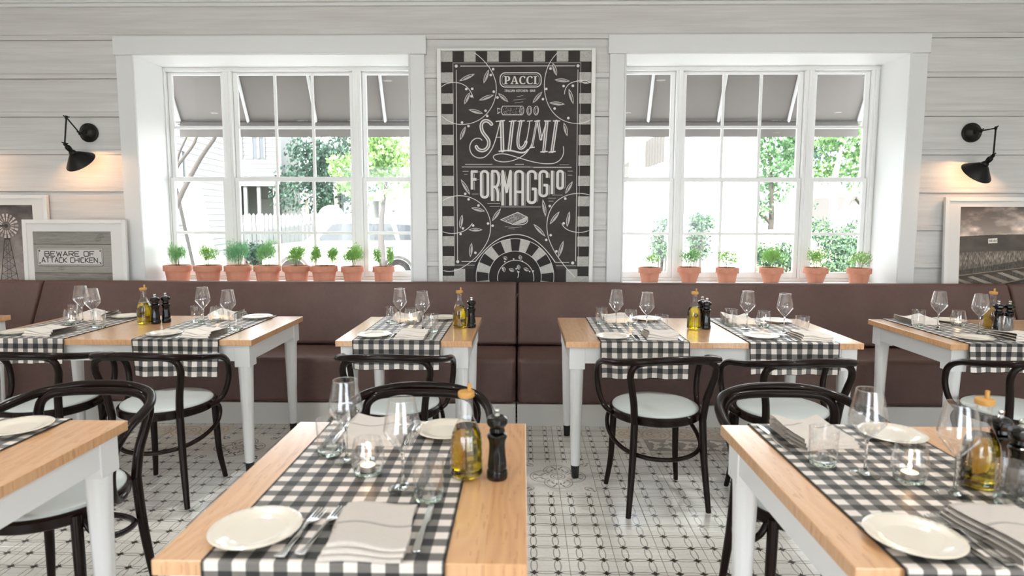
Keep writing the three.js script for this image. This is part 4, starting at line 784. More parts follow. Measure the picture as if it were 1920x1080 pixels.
const bewareTex = canvasTex(1224, 760, (g, W, H) => {
  const ys = [0, 198, 634, 760];
  for (let p = 0; p < 3; p++) { g.fillStyle = ['#8d8b83', '#9b978f', '#8a867e'][p]; g.fillRect(0, ys[p], W, ys[p + 1] - ys[p]);
    for (let k = 0; k < 420; k++) { const y = ys[p] + rnd() * (ys[p + 1] - ys[p]), x = rnd() * W, l = 60 + rnd() * 380; g.strokeStyle = `rgba(${rnd() > 0.5 ? '60,56,50' : '190,186,178'},${0.1 + rnd() * 0.15})`; g.lineWidth = 1 + rnd() * 3; g.beginPath(); g.moveTo(x, y); g.bezierCurveTo(x + l * 0.3, y + rr(-6, 6), x + l * 0.6, y + rr(-6, 6), x + l, y + rr(-4, 4)); g.stroke(); }
    g.fillStyle = '#33302c'; g.fillRect(0, ys[p + 1] - 8, W, 9); }
  for (const [x, y] of [[1060, 70], [420, 560], [1180, 700], [1010, 120]]) { g.strokeStyle = 'rgba(50,46,40,.5)'; g.lineWidth = 3; for (let r = 8; r < 34; r += 7) { g.beginPath(); g.ellipse(x, y, r * 1.8, r, 0, 0, 7); g.stroke(); } }
  g.save(); g.translate(50, 256); g.fillStyle = 'rgba(40,36,32,.6)'; g.beginPath(); g.roundRect(6, 8, 1028, 264, 26); g.fill(); g.fillStyle = '#cfccc8'; g.beginPath(); g.roundRect(0, 0, 1028, 262, 26); g.fill(); g.strokeStyle = '#4c4844'; g.lineWidth = 6; g.beginPath(); g.roundRect(16, 14, 996, 234, 18); g.stroke(); g.strokeStyle = '#8d8984'; g.lineWidth = 5; g.beginPath(); g.roundRect(2, 2, 1024, 258, 26); g.stroke();
  g.fillStyle = '#2b2826'; for (const [x, y] of [[38, 38], [990, 38], [38, 222], [990, 222]]) { g.beginPath(); g.arc(x, y, 12, 0, 7); g.fill(); }
  // square drawn capitals
  g.strokeStyle = '#2b2826'; g.lineWidth = 13; g.lineCap = 'butt'; g.lineJoin = 'miter';
  const A = { B: [[[0, 0], [0, 1], [0.85, 1], [1, 0.86], [1, 0.6], [0.85, 0.5], [0, 0.5]], [[0, 0], [0.8, 0], [0.94, 0.12], [0.94, 0.4], [0.85, 0.5]]], E: [[[1, 0], [0, 0], [0, 1], [1, 1]], [[0, 0.5], [0.8, 0.5]]], W: [[[0, 0], [0.24, 1], [0.5, 0.2], [0.76, 1], [1, 0]]], A: [[[0, 1], [0.5, 0], [1, 1]], [[0.2, 0.66], [0.8, 0.66]]], R: [[[0, 1], [0, 0], [0.85, 0], [1, 0.14], [1, 0.4], [0.85, 0.54], [0, 0.54]], [[0.5, 0.54], [1, 1]]], O: [[[0.14, 0], [0.86, 0], [1, 0.14], [1, 0.86], [0.86, 1], [0.14, 1], [0, 0.86], [0, 0.14], [0.2, 0]]], F: [[[1, 0], [0, 0], [0, 1]], [[0, 0.5], [0.8, 0.5]]], T: [[[0, 0], [1, 0]], [[0.5, 0], [0.5, 1]]], C: [[[1, 0], [0.14, 0], [0, 0.14], [0, 0.86], [0.14, 1], [1, 1]]], K: [[[0, 0], [0, 1]], [[0.95, 0], [0.05, 0.55], [1, 1]]], H: [[[0, 0], [0, 1]], [[1, 0], [1, 1]], [[0, 0.5], [1, 0.5]]], I: [[[0.5, 0], [0.5, 1]]], N: [[[0, 1], [0, 0], [1, 1], [1, 0]]] };
  const write = (s, x, y, w, h, gap) => { for (const c of s) { if (c === ' ') { x += w * 0.75; continue; } const cw = c === 'I' ? w * 0.25 : c === 'W' ? w * 1.15 : w; for (const st of A[c]) { g.beginPath(); st.forEach((p, i) => (i ? g.lineTo(x + p[0] * cw, y + p[1] * h) : g.moveTo(x + p[0] * cw, y + p[1] * h))); g.stroke(); } x += cw + gap; } };
  write('BEWARE OF', 120, 46, 70, 72, 22); write('ATTACK CHICKEN', 66, 142, 54, 72, 14.5); g.fillRect(968, 202, 12, 12);
  g.restore(); grain(g, W, H, 5000, 0.07);
});
picture('white framed print of a sign reading beware of attack chicken on weathered boards', -3.808, -3.014, 1.358, 0.1, 0.087, [0.073, 0.09, 0.118, 0.085], bewareTex);
const windmillTex = canvasTex(900, 1050, (g, W, H) => {
  for (let y = 0; y < H; y += 3) for (let x = 0; x < W; x += 6) { const n = fbm(x / 130, y / 90, 64, 64, 4), t = y / H, v = 88 + 78 * t + 60 * (n - 0.5) - 30 * Math.max(0, 0.25 - t); g.fillStyle = `rgb(${v * 1.03 | 0},${v * 0.955 | 0},${v * 0.92 | 0})`; g.fillRect(x, y, 6, 3); }
  const cx = 520, cy = 285;
  g.strokeStyle = '#3c332e'; g.lineCap = 'round'; for (const s of [-1, 1]) { g.lineWidth = 10; g.beginPath(); g.moveTo(cx + s * 18, cy + 70); g.lineTo(cx + s * 120, H); g.stroke(); g.lineWidth = 5; g.beginPath(); g.moveTo(cx + s * 6, cy + 70); g.lineTo(cx + s * 30, H); g.stroke(); }
  for (let k = 0; k < 6; k++) { const y0 = cy + 110 + k * 110, y1 = y0 + 110, w0 = 22 + k * 17, w1 = w0 + 17; g.lineWidth = 5; g.beginPath(); g.moveTo(cx - w0, y0); g.lineTo(cx + w0, y0); g.moveTo(cx - w0, y0); g.lineTo(cx + w1, y1); g.moveTo(cx + w0, y0); g.lineTo(cx - w1, y1); g.stroke(); }
  for (let k = 0; k < 18; k++) { g.save(); g.translate(cx, cy); g.rotate(k * PI / 9); g.fillStyle = k % 3 ? '#cbc2ba' : '#a99f97'; g.beginPath(); g.moveTo(54, -8); g.lineTo(168, -24); g.lineTo(172, 12); g.lineTo(54, 7); g.fill(); g.strokeStyle = '#4a4039'; g.lineWidth = 3; g.stroke(); g.restore(); }
  g.strokeStyle = '#4a4039'; g.lineWidth = 5; for (const r of [58, 120]) { g.beginPath(); g.arc(cx, cy, r, 0, 7); g.stroke(); } g.fillStyle = '#3a312c'; g.beginPath(); g.arc(cx, cy, 26, 0, 7); g.fill(); g.fillRect(cx - 90, cy - 10, 90, 18); g.beginPath(); g.moveTo(cx - 220, cy - 70); g.lineTo(cx - 90, cy - 14); g.lineTo(cx - 90, cy + 16); g.lineTo(cx - 220, cy + 60); g.fill(); g.fillRect(cx - 40, cy + 168, 90, 20);
  grain(g, W, H, 4000, 0.06);
});
picture('white framed sepia print of a lattice windmill, at the left edge', -4.39, -3.638, 1.546, 0.052, 0.044, [0.122, 0.078, 0.12, 0.08], windmillTex);
const railTex = canvasTex(1040, 923, (g, W, H) => {
  const sky = 335, px = (y, x, v, a, b, c) => { g.fillStyle = `rgb(${v * a | 0},${v * b | 0},${v * c | 0})`; g.fillRect(x, y, 5, 3); };
  for (let y = 0; y < H; y += 3) for (let x = 0; x < W; x += 5) {
    const hill = sky + 20 - 40 * Math.sin((x + 200) / 620), n = fbm(x / 120, y / 60, 64, 64, 5);
    if (y < hill) { const t = y / hill, m = fbm(x / 170 + 9, y / 85 + 3, 64, 64, 5); px(y, x, 92 + 75 * t + 230 * Math.max(0, m - 0.42), 1.0, 0.92, 0.86); }
    else if (y < hill + 190) px(y, x, 66 + 34 * n, 1.06, 0.98, 0.9);
    else { const st = vnoise(x / 7, y / 26, 512, 512), t = (y - hill - 190) / 240; px(y, x, y < 740 - x * 0.17 ? 74 + 105 * st * (1 - Math.abs(t - 0.35)) : 56 + 44 * st, 1.05, 0.97, 0.88); }
  }
  const quad = (p, c) => { g.fillStyle = c; g.beginPath(); p.forEach((q, i) => (i ? g.lineTo(...q) : g.moveTo(...q))); g.fill(); };
  quad([[0, 800], [0, 850], [1040, 700], [1040, 664]], '#4a4036'); quad([[0, 796], [0, 806], [1040, 668], [1040, 660]], '#8f8476');
  for (let k = 0; k < 8; k++) { const x = -60 + k * 165, y = 838 - k * 24; quad([[x, y], [x + 60, y - 8], [x + 330, y + 90], [x + 262, y + 104]], k % 2 ? '#a2978a' : '#8f8477'); }
  quad([[330, 930], [480, 930], [1040, 800], [1040, 762]], '#3f362e'); quad([[330, 926], [360, 930], [1040, 770], [1040, 760]], '#8a7f71');
  g.fillStyle = '#54483e'; g.fillRect(330, 370, 5, 190); g.fillRect(428, 366, 5, 180); quad([[326, 370], [430, 362], [432, 418], [328, 424]], '#ece8e0'); g.fillStyle = '#6d645a'; for (let k = 0; k < 5; k++) g.fillRect(342 + k * 17, 382, 9, 26);
  grain(g, W, H, 4000, 0.05);
});
picture('large white framed sepia print of a railway track under clouds, at right edge', 3.142, 4.05, 1.539, 0.09, 0.045, [0.116, 0.071, 0.116, 0.075], railTex);

// ------------------------------------------------------------------ herb pots on the sills
const potShapes = [[0.104, 0.078, 0.132], [0.085, 0.066, 0.128], [0.09, 0.05, 0.13], [0.088, 0.06, 0.128]].map(([R, r, h]) => ({ R, h, geo: lathe([[0, 0], [r, 0], [r + 0.003, 0.003], [R - 0.012, h * 0.66], [R, h * 0.665], [R + 0.002, h * 0.7], [R + 0.002, h - 0.004], [R - 0.002, h], [R - 0.012, h], [R - 0.014, h - 0.02], [0, h - 0.02]], 44, 0.5) }));
for (const p of potShapes) { const u = p.geo.attributes.uv; for (let i = 0; i < u.count; i++) u.setXY(i, u.getX(i) * 3, u.getY(i)); }
const herbMats = [leafMat(0x92c481), leafMat(0x9cc870), leafMat(0x84bc8c), leafMat(0xa8c47c)];
function herb(t, R, h, n, height, spread, leaf, mat, split) {
  const leaves = [], wood = [], lobes = [];
  const K = split ? 6 : 9;
  for (let k = 0; k < K; k++) {
    const a = k * 2.4 + rr(-0.4, 0.4), q = split ? 0.2 : Math.sqrt((k + 0.5) / K), cx = split ? (k % 2 ? 0.6 : -0.55) * R : 0;
    lobes.push([cx + Math.cos(a) * q * R * spread * 0.62, h + height * rr(0.34, 0.68), Math.sin(a) * q * R * spread * 0.62, R * spread * (split ? 0.3 : 0.42) * rr(0.8, 1.15), height * rr(0.28, 0.4)]);
  }
  for (const [x, y, z] of lobes) wood.push(bar([[x * 0.25, h - 0.022, z * 0.25], [x * 0.6, h + (y - h) * 0.5, z * 0.6], [x, y, z]], 0.0012, 5, 4));
  for (let i = 0; i < n; i++) {
    const [lx, ly, lz, lr, lh] = lobes[i % K], d = V(rr(-1, 1), rr(-1, 1), rr(-1, 1)).normalize().multiplyScalar(Math.pow(rnd(), 0.45));
    const p = V(lx + d.x * lr, Math.max(h - 0.012, ly + d.y * lh), lz + d.z * lr), o = V(p.x - lx * 0.4, 0.03 + rr(0, 0.06), p.z - lz * 0.4).normalize().add(V(rr(-0.7, 0.7), rr(-0.1, 0.8), rr(-0.7, 0.7))).normalize();
    const l = leaf.l * rr(0.7, 1.25), side = V(rr(-1, 1), rr(-1, 1), rr(-1, 1)).cross(o).normalize().multiplyScalar(leaf.w * rr(0.8, 1.2)), m = p.clone().addScaledVector(o, l * 0.5), e = p.clone().addScaledVector(o, l), A = m.clone().add(side), B = m.clone().sub(side);
    leaves.push(p.x, p.y, p.z, A.x, A.y, A.z, e.x, e.y, e.z, p.x, p.y, p.z, e.x, e.y, e.z, B.x, B.y, B.z);
  }
  const g = new THREE.BufferGeometry(); g.setAttribute('position', new THREE.Float32BufferAttribute(leaves, 3)); g.computeVertexNormals();
  part('foliage', g, mat, t, 'stuff'); part('stems', join(wood), std({ color: 0x6b6a3e, roughness: 0.9 }), t, 'stuff');
}
const ORD = ['first', 'second', 'third', 'fourth', 'fifth', 'sixth', 'seventh', 'eighth'];
const LEFTP = [[-2.775, 0, 2600, 0.185, 0.95], [-2.528, 0, 2300, 0.19, 0.85], [-2.287, 0, 3600, 0.205, 1.25], [-2.046, 0, 3400, 0.205, 1.0], [-1.810, 0, 1400, 0.165, 0.85], [-1.587, 0, 1800, 0.165, 1.1, 1], [-1.360, 3, 1400, 0.17, 1.1], [-1.112, 1, 1000, 0.185, 1.0, 1]];
LEFTP.forEach(([x, k, n, H, lo, sp], i) => {
  const t = thing('herb_pot', `${ORD[i]} terracotta herb pot from the left on the left window sill${i === 7 ? ', two separate sprigs' : i === 2 ? ', widest bush' : ''}`, 'potted herb', undefined, [x, SILL + 0.0005, -0.15 + rr(-0.01, 0.01)], rr(0, 0.3)), p = potShapes[k];
  part('pot', p.geo, M.terra, t); part('soil', lathe([[0, p.h - 0.014], [p.R - 0.014, p.h - 0.016], [p.R - 0.014, p.h - 0.019], [0, p.h - 0.019]], 24, 0.5), M.soil, t);
  herb(t, p.R, p.h, n, H, lo, i < 4 ? { l: 0.02, w: 0.0014 } : { l: 0.017, w: 0.0034 }, herbMats[i < 4 ? i % 3 : 1], sp);
});
[[1.003, 3, 300, 0.13, 1.1], [1.318, 2, 700, 0.16, 1.0], [1.616, 3, 520, 0.16, 1.1], [1.959, 2, 950, 0.16, 1.15], [2.309, 2, 620, 0.165, 1.0], [2.642, 3, 500, 0.14, 1.1]].forEach(([x, k, n, H, lo], i) => {
  const t = thing('herb_pot', `${ORD[i]} terracotta herb pot from the left on the right window sill, leafy sprigs`, 'potted herb', undefined, [x, SILL + 0.0005, -0.15 + rr(-0.01, 0.01)], rr(0, 0.3)), p = potShapes[k];
  part('pot', p.geo, M.terra, t); part('soil', lathe([[0, p.h - 0.014], [p.R - 0.014, p.h - 0.016], [p.R - 0.014, p.h - 0.019], [0, p.h - 0.019]], 24, 0.5), M.soil, t);
  herb(t, p.R, p.h, n, H, lo, { l: 0.016, w: 0.004 }, herbMats[i === 1 ? 0 : 1]);
});

// ------------------------------------------------------------------ outside
const G = -0.35;
structure('pavement', box(-40, 40, G - 0.1, G, -4.6, -0.42), std({ map: concreteTex, roughness: 0.9 }));
structure('road', box(-40, 40, G - 0.2, G - 0.08, -14.0, -4.6), std({ color: 0xa9a7a2, roughness: 0.9 }));
structure('kerb', box(-40, 40, G - 0.2, G + 0.01, -4.75, -4.6, 0.01), std({ color: 0xb9b6af, roughness: 0.85 }));
structure('verge', box(-40, 40, G - 0.2, G - 0.005, -60, -14.0), std({ color: 0x87906a, roughness: 1 }));
structure('street', box(-40, 40, G - 0.2, -0.05, ROOM.z1 + 0.25, 40), std({ map: concreteTex, roughness: 0.9 }));

function awning(label, xs) {
  const t = thing('awning', label, 'awning', undefined, [(xs[0] + xs[4]) / 2, 2.23, -0.71]), x = xs.map((v) => v - (xs[0] + xs[4]) / 2), cloth = std({ color: 0x837d79, roughness: 0.9, side: THREE.DoubleSide }), metal = std({ color: 0xd8d8d6, roughness: 0.4, metalness: 0.3 }), dull = std({ color: 0x55504d, roughness: 0.6 });
  const zf = -0.25, zb = 0.245, yf = 0.0, yb = 0.95;
  part('canopy', prismX([[zb, yb], [zb, yb + 0.006], [zf, yf + 0.026], [zf, yf + 0.02]].reverse(), x[0] - 0.02, x[4] + 0.02), cloth, t);
  part('valance', sheet(60, 6, (u, v) => [x[0] - 0.02 + (x[4] - x[0] + 0.04) * u, yf + 0.02 - v * 0.145, zf - 0.012 + 0.006 * Math.sin(u * 60) * v]), cloth, t);
  part('front_bar', bar([[x[0] - 0.02, yf - 0.0, zf + 0.012], [x[4] + 0.02, yf - 0.0, zf + 0.012]], 0.018, 3, 8), dull, t);
  for (const v of x) part('rafter', bar([[v, yb - 0.02, zb], [v, yf + 0.0, zf + 0.014]], 0.015, 3, 8), metal, t);
  for (const v of [x[0], x[4]]) part('side_arm', bar([[v, yf, zf + 0.01], [v, yf - 0.04, zb]], 0.012, 3, 8), metal, t);
}
awning('dark grey fabric awning with pale rafters outside the left window', [-3.13, -2.5, -1.88, -1.25, -0.62]);
awning('dark grey fabric awning with pale rafters outside the right window', [0.49, 1.12, 1.745, 2.37, 2.99]);

// leaf crowns: one instanced mesh of small bent leaves per crown
const leafGeo = (() => { const g = new THREE.BufferGeometry(); g.setAttribute('position', new THREE.Float32BufferAttribute([0, 0, 0, 0.32, 0.5, 0.1, 0, 1, 0, 0, 0, 0, 0, 1, 0, -0.32, 0.5, 0.1], 3)); g.computeVertexNormals(); return g; })();
function crown(parent, blobs, n, size, colors, name = 'crown') {
  const m = new THREE.InstancedMesh(leafGeo, leafMat(0xffffff), n), o = new THREE.Object3D(), c = new THREE.Color(); m.name = name; m.userData.kind = 'stuff';
  let vol = blobs.map((b) => b[3] * b[4] * b[5]), tot = vol.reduce((a, b) => a + b, 0);
  for (let i = 0; i < n; i++) {
    let k = 0, q = rnd() * tot; while (k < vol.length - 1 && (q -= vol[k]) > 0) k++;
    const b = blobs[k], d = V(rr(-1, 1), rr(-1, 1), rr(-1, 1)).normalize().multiplyScalar(Math.pow(rnd(), 0.42)); 
    o.position.set(b[0] + d.x * b[3], b[1] + d.y * b[4], b[2] + d.z * b[5]); o.rotation.set(rr(0, 6.3), rr(0, 6.3), rr(0, 6.3)); o.scale.setScalar(size * rr(0.6, 1.3)); o.updateMatrix(); m.setMatrixAt(i, o.matrix);
    c.set(colors[Math.floor(rnd() * colors.length)]); m.setColorAt(i, c);
  }
  shade(m); parent.add(m); return m;
}
const cluster = (n, cx, cy, cz, rx, ry, rz, r0, r1) => Array.from({ length: n }, () => { const d = V(rr(-1, 1), rr(-1, 1), rr(-1, 1)); const r = rr(r0, r1); return [cx + d.x * rx, cy + d.y * ry, cz + d.z * rz, r, r * 0.8, r]; });
const bark = std({ color: 0x4d4843, roughness: 0.95 }), barkPale = std({ color: 0xb7b0a6, roughness: 0.95 });
function tree(label, name, [x, z], trunk, mat, blobs, n, size, colors) {
  const t = thing(name, label, 'tree', undefined, [x, G, z]); part('trunk', join(trunk.map(([p, r]) => bar(p, r, 14, 8))), mat, t); crown(t, blobs, n, size, colors); return t;
}
const DARK = [0x35523f, 0x40604c, 0x2c4438, 0x4e6d5a], LIGHT = [0x83a862, 0x97ba72, 0x719553, 0xaac586], MIDG = [0x648a60, 0x789e6e, 0x547a54, 0x8daf7e];
tree('slender tree with bare grey branches outside the left window', 'slender_tree', [-5.45, -4.25], [[[[0, 0, 0], [0.1, 0.9, 0], [0.34, 1.77, 0], [0.62, 2.3, 0], [0.82, 2.62, 0], [1.04, 2.9, 0.02], [1.2, 3.3, 0.1]], [0.06, 0.05, 0.035, 0.03, 0.02]], [[[0.34, 1.77, 0], [0.42, 2.35, 0.06], [0.74, 2.8, 0.05], [0.8, 3.1, 0.05]], [0.03, 0.024, 0.015]], [[[0.2, 1.3, 0], [0.28, 2.1, -0.1], [0.4, 2.6, -0.1], [0.55, 2.9, -0.1]], [0.03, 0.024, 0.012]], [[[0.25, 1.6, 0], [0.1, 2.3, -0.1], [0.16, 2.7, -0.1]], [0.024, 0.012]]], bark,
  [[0.76, 2.9, 0.0, 0.24, 0.07, 0.2], [0.05, 3.3, -0.1, 0.4, 0.35, 0.3], [1.1, 3.5, 0, 0.5, 0.2, 0.4]], 420, 0.09, LIGHT);
tree('dark blue green conifer beyond the picket fence', 'conifer', [-8.9, -25.5], [[[[0, 0, 0], [0, 3, 0], [0, 7, 0]], [0.22, 0.14, 0.04]]], bark, [...cluster(22, 0.1, 2.9, 0, 2.0, 1.6, 1, 0.6, 1.0), ...cluster(16, 0.3, 5.2, 0, 1.5, 1.4, 0.8, 0.6, 0.9)], 7000, 0.2, DARK);
tree('dark shady tree behind the white signboard', 'shady_tree', [-7.4, -19.6], [[[[0, 0, 0], [0.1, 1.5, 0], [0, 3.2, 0]], [0.16, 0.12, 0.05]], [[[-1.0, 0, 0.2], [-1.05, 2.6, 0.2]], [0.1, 0.08]]], barkPale, [...cluster(16, 0, 3.4, 0, 1.7, 1.3, 0.8, 0.5, 0.85), ...cluster(6, 0.2, 2.3, 0, 1.6, 0.5, 0.6, 0.35, 0.6)], 4200, 0.17, DARK);
tree('bright green leafy tree nearest the left window at its right', 'leafy_tree', [-3.2, -9.4], [[[[0, 0, 0], [-0.05, 1.4, 0], [0.1, 2.6, 0]], [0.1, 0.07, 0.03]]], bark, [...cluster(16, 0.0, 3.1, 0, 1.0, 0.75, 0.5, 0.25, 0.5), ...cluster(5, -1.1, 2.75, 0, 0.35, 0.3, 0.3, 0.2, 0.3), ...cluster(5, 0.1, 2.2, 0, 0.7, 0.3, 0.3, 0.14, 0.25)], 3600, 0.12, LIGHT);
tree('pale weeping tree outside the right window, left of the mullion', 'weeping_tree', [6.7, -12.4], [[[[0, 0, 0], [0.1, 1.7, 0], [0, 3.4, 0]], [0.12, 0.08, 0.03]], [[[0.1, 1.5, 0], [-0.5, 2.1, 0.1], [-1.1, 2.3, 0.1]], [0.05, 0.02]]], bark, [...cluster(12, -0.1, 3.4, 0, 1.0, 0.8, 0.6, 0.3, 0.55), ...cluster(9, -0.1, 2.1, 0.1, 1.1, 0.55, 0.4, 0.14, 0.3)], 3000, 0.13, MIDG);
tree('green tree with pale trunk outside the right window, right of the mullion', 'roadside_tree', [7.5, -10.4], [[[[0, 0, 0], [0.02, 1.5, 0], [-0.05, 2.4, 0], [0.1, 3.4, 0]], [0.13, 0.11, 0.09, 0.04]], [[[0.02, 1.5, 0], [0.4, 2.3, 0], [0.7, 3.0, 0]], [0.07, 0.03]]], barkPale, [...cluster(16, 0.1, 3.3, 0, 0.8, 0.8, 0.6, 0.3, 0.5)], 3200, 0.12, [...MIDG, ...LIGHT]);
tree('row of dark trees far behind the pale weeping tree', 'distant_trees', [9.5, -24], [[[[0, 0, 0], [0, 3, 0]], [0.2, 0.1]]], bark, [...cluster(26, 0, 3.4, 0, 5.5, 1.6, 0.8, 0.7, 1.2)], 4200, 0.22, DARK);
function shrub(label, at, blobs, n, size, colors) { const t = thing('shrub', label, 'shrub', undefined, [at[0], G, at[1]]); crown(t, blobs, n, size, colors, 'leaves'); part('stems', join(blobs.slice(0, 6).map((b) => bar([[b[0] * 0.4, 0, b[2] * 0.4], [b[0], b[1], b[2]]], 0.012, 4, 5))), bark, t, 'stuff'); }
shrub('grey green hedge in front of the picket fence', [-7.85, -14.4], cluster(12, 0, 0.45, 0, 0.8, 0.3, 0.3, 0.25, 0.42), 2200, 0.09, DARK);
shrub('round shrub against the white house, left of the mullion', [2.2, -5.3], cluster(9, 0.03, 1.35, 0, 0.12, 0.3, 0.1, 0.12, 0.2), 1300, 0.06, MIDG.concat(DARK));
shrub('round shrub against the white house, right of the mullion', [2.82, -5.35], cluster(10, 0, 1.45, 0, 0.1, 0.35, 0.08, 0.12, 0.19), 1500, 0.06, MIDG.concat(DARK));
shrub('clipped low hedge below the pale weeping tree', [5.6, -9.3], cluster(18, 0, 0.72, 0, 0.75, 0.28, 0.25, 0.2, 0.34), 3200, 0.08, MIDG.concat(DARK));
shrub('tall leafy hedge below the tree with pale trunk', [6.75, -8.35], cluster(20, 0, 1.1, 0, 0.62, 0.6, 0.25, 0.22, 0.36), 3400, 0.08, MIDG.concat(DARK));

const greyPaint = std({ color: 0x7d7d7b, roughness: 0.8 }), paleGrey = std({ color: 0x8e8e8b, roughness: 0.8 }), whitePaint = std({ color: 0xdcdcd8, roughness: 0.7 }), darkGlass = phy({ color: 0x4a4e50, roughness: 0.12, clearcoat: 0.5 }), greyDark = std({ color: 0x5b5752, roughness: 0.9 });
// lapped siding on a flat wall along +x, height h, length l, facing +z
function siding(l, h, pitch = 0.16) { const g = []; for (let y = 0; y < h; y += pitch) g.push(prismX([[0, y], [0.03, y], [0.008, Math.min(h, y + pitch)], [0, Math.min(h, y + pitch)]], 0, l)); return join(g); }
{
  const t = thing('clapboard_house', 'white clapboard house side wall behind the slender tree', 'house', undefined, [-7.75, G, -8.35]);
  t.rotation.y = Math.atan2(1, -0.12); // its wall runs away from the street
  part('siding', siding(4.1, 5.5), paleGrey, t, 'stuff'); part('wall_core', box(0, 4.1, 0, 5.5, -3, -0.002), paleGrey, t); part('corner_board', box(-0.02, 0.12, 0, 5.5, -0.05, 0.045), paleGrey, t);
  for (const x of [0.5]) { const w = part('window_frame', join([box(x, x + 0.08, 1.6, 3.2, 0, 0.06), box(x + 0.82, x + 0.9, 1.6, 3.2, 0, 0.06), box(x, x + 0.9, 1.52, 1.6, 0, 0.07), box(x, x + 0.9, 3.2, 3.3, 0, 0.07), box(x, x + 0.9, 2.38, 2.42, 0.01, 0.05)]), paleGrey, t); part('window_pane', box(x + 0.08, x + 0.82, 1.6, 3.2, 0.001, 0.03), darkGlass, w); }
}
{
  const t = thing('porch_house', 'grey white clapboard house with a columned porch behind the picket fence', 'house', undefined, [-12.6, G, -19.4], 0.12);
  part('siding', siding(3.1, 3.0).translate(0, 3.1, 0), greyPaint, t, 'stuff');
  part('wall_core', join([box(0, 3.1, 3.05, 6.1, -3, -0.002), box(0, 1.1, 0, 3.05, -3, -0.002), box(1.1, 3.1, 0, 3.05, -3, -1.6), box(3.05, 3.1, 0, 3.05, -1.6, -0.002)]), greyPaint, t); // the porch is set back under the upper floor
  const pd = part('porch_door', box(1.7, 2.5, 0.2, 2.4, -1.6, -1.55, 0.01), paleGrey, t); part('door_knob', new THREE.SphereGeometry(0.04, 10, 8).translate(2.4, 1.2, -1.52), darkGlass, pd);
  for (const x of [1.45, 2.05, 2.3]) { const w = part('window_frame', join([box(x - 0.05, x, 3.95, 4.75, 0, 0.07), box(x + 0.16, x + 0.21, 3.95, 4.75, 0, 0.07), box(x - 0.05, x + 0.21, 4.75, 4.82, 0, 0.08)]), greyPaint, t); part('window_pane', box(x, x + 0.16, 3.95, 4.75, 0.001, 0.045), darkGlass, w); }
  for (const x of [1.15, 1.75, 2.25, 2.85]) part('porch_column', box(x, x + 0.13, 0.2, 2.9, 0.3, 0.43, 0.01), greyPaint, t);
  part('porch_beam', box(1.0, 3.15, 2.85, 3.08, 0.0, 0.5), greyPaint, t); part('porch_floor', box(1.1, 3.05, 0, 0.2, -1.6, 0.55), greyPaint, t);
}
{
  const t = thing('picket_fence', 'white picket fence behind the parked cars', 'fence', undefined, [-8.6, G, -16.25]);
  const pk = new THREE.ExtrudeGeometry(new THREE.Shape([[-0.06, 0], [0.06, 0], [0.06, 1.72], [0.0, 1.8], [-0.06, 1.72]].map((p) => new THREE.Vector2(...p))), { depth: 0.02, bevelEnabled: false });
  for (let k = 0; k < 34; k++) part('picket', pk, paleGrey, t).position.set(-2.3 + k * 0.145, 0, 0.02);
  for (const y of [0.4, 1.4]) part('rail', box(-2.4, 2.6, y, y + 0.08, -0.03, 0.018), paleGrey, t);
}
{
  const t = thing('signboard', 'white round topped board with a small dark square behind the white car', 'sign', undefined, [-6.05, G, -14.8]), s = new THREE.Shape();
  s.moveTo(-0.42, 0); s.lineTo(-0.42, 1.62); s.absarc(0, 1.62, 0.42, PI, 0, true); s.lineTo(0.42, 0); s.closePath();
  part('board', new THREE.ExtrudeGeometry(s, { depth: 0.08, bevelEnabled: true, bevelThickness: 0.01, bevelSize: 0.01, bevelSegments: 2, curveSegments: 20 }), whitePaint, t); part('square_panel', box(-0.15, 0.15, 1.36, 1.7, 0.085, 0.1), std({ color: 0x8b8985, roughness: 0.6 }), t);
}
{
  const t = thing('garden_shed', 'white shed front with a dark doorway behind the white car', 'shed', undefined, [-4.35, G, -15.9]);
  part('wall', box(-0.42, 0.46, 0, 2.36, -1, 0.1, 0.01), whitePaint, t); part('door_panel', box(-0.26, 0.34, 0.1, 2.2, 0.1, 0.125, 0.005), whitePaint, t); part('knob', new THREE.SphereGeometry(0.06, 12, 8).translate(0.06, 1.9, 0.16), greyDark, t);
  part('back_wall', box(-0.72, -0.42, 0, 2.36, -1.0, -0.95), whitePaint, t); part('lintel', box(-0.72, -0.42, 2.22, 2.36, -0.95, 0.05), whitePaint, t); part('roof_edge', box(-0.75, 0.56, 2.36, 2.46, -1.05, 0.18, 0.01), whitePaint, t); part('wall_end', box(-0.75, -0.7, 0, 2.36, -1, 0.05), whitePaint, t);
}
{
  const t = thing('leaning_board', 'white board leaning against the clapboard house', 'board', undefined, [-5.4, G, -5.9]); t.rotation.z = 0.17;
  part('panel', box(-0.16, 0.22, 0, 2.3, -0.04, 0.04, 0.01), whitePaint, t); part('edge_strip', box(-0.2, -0.14, 0, 2.26, -0.05, 0.05, 0.005), std({ color: 0x35322f, roughness: 0.9 }), t);
}
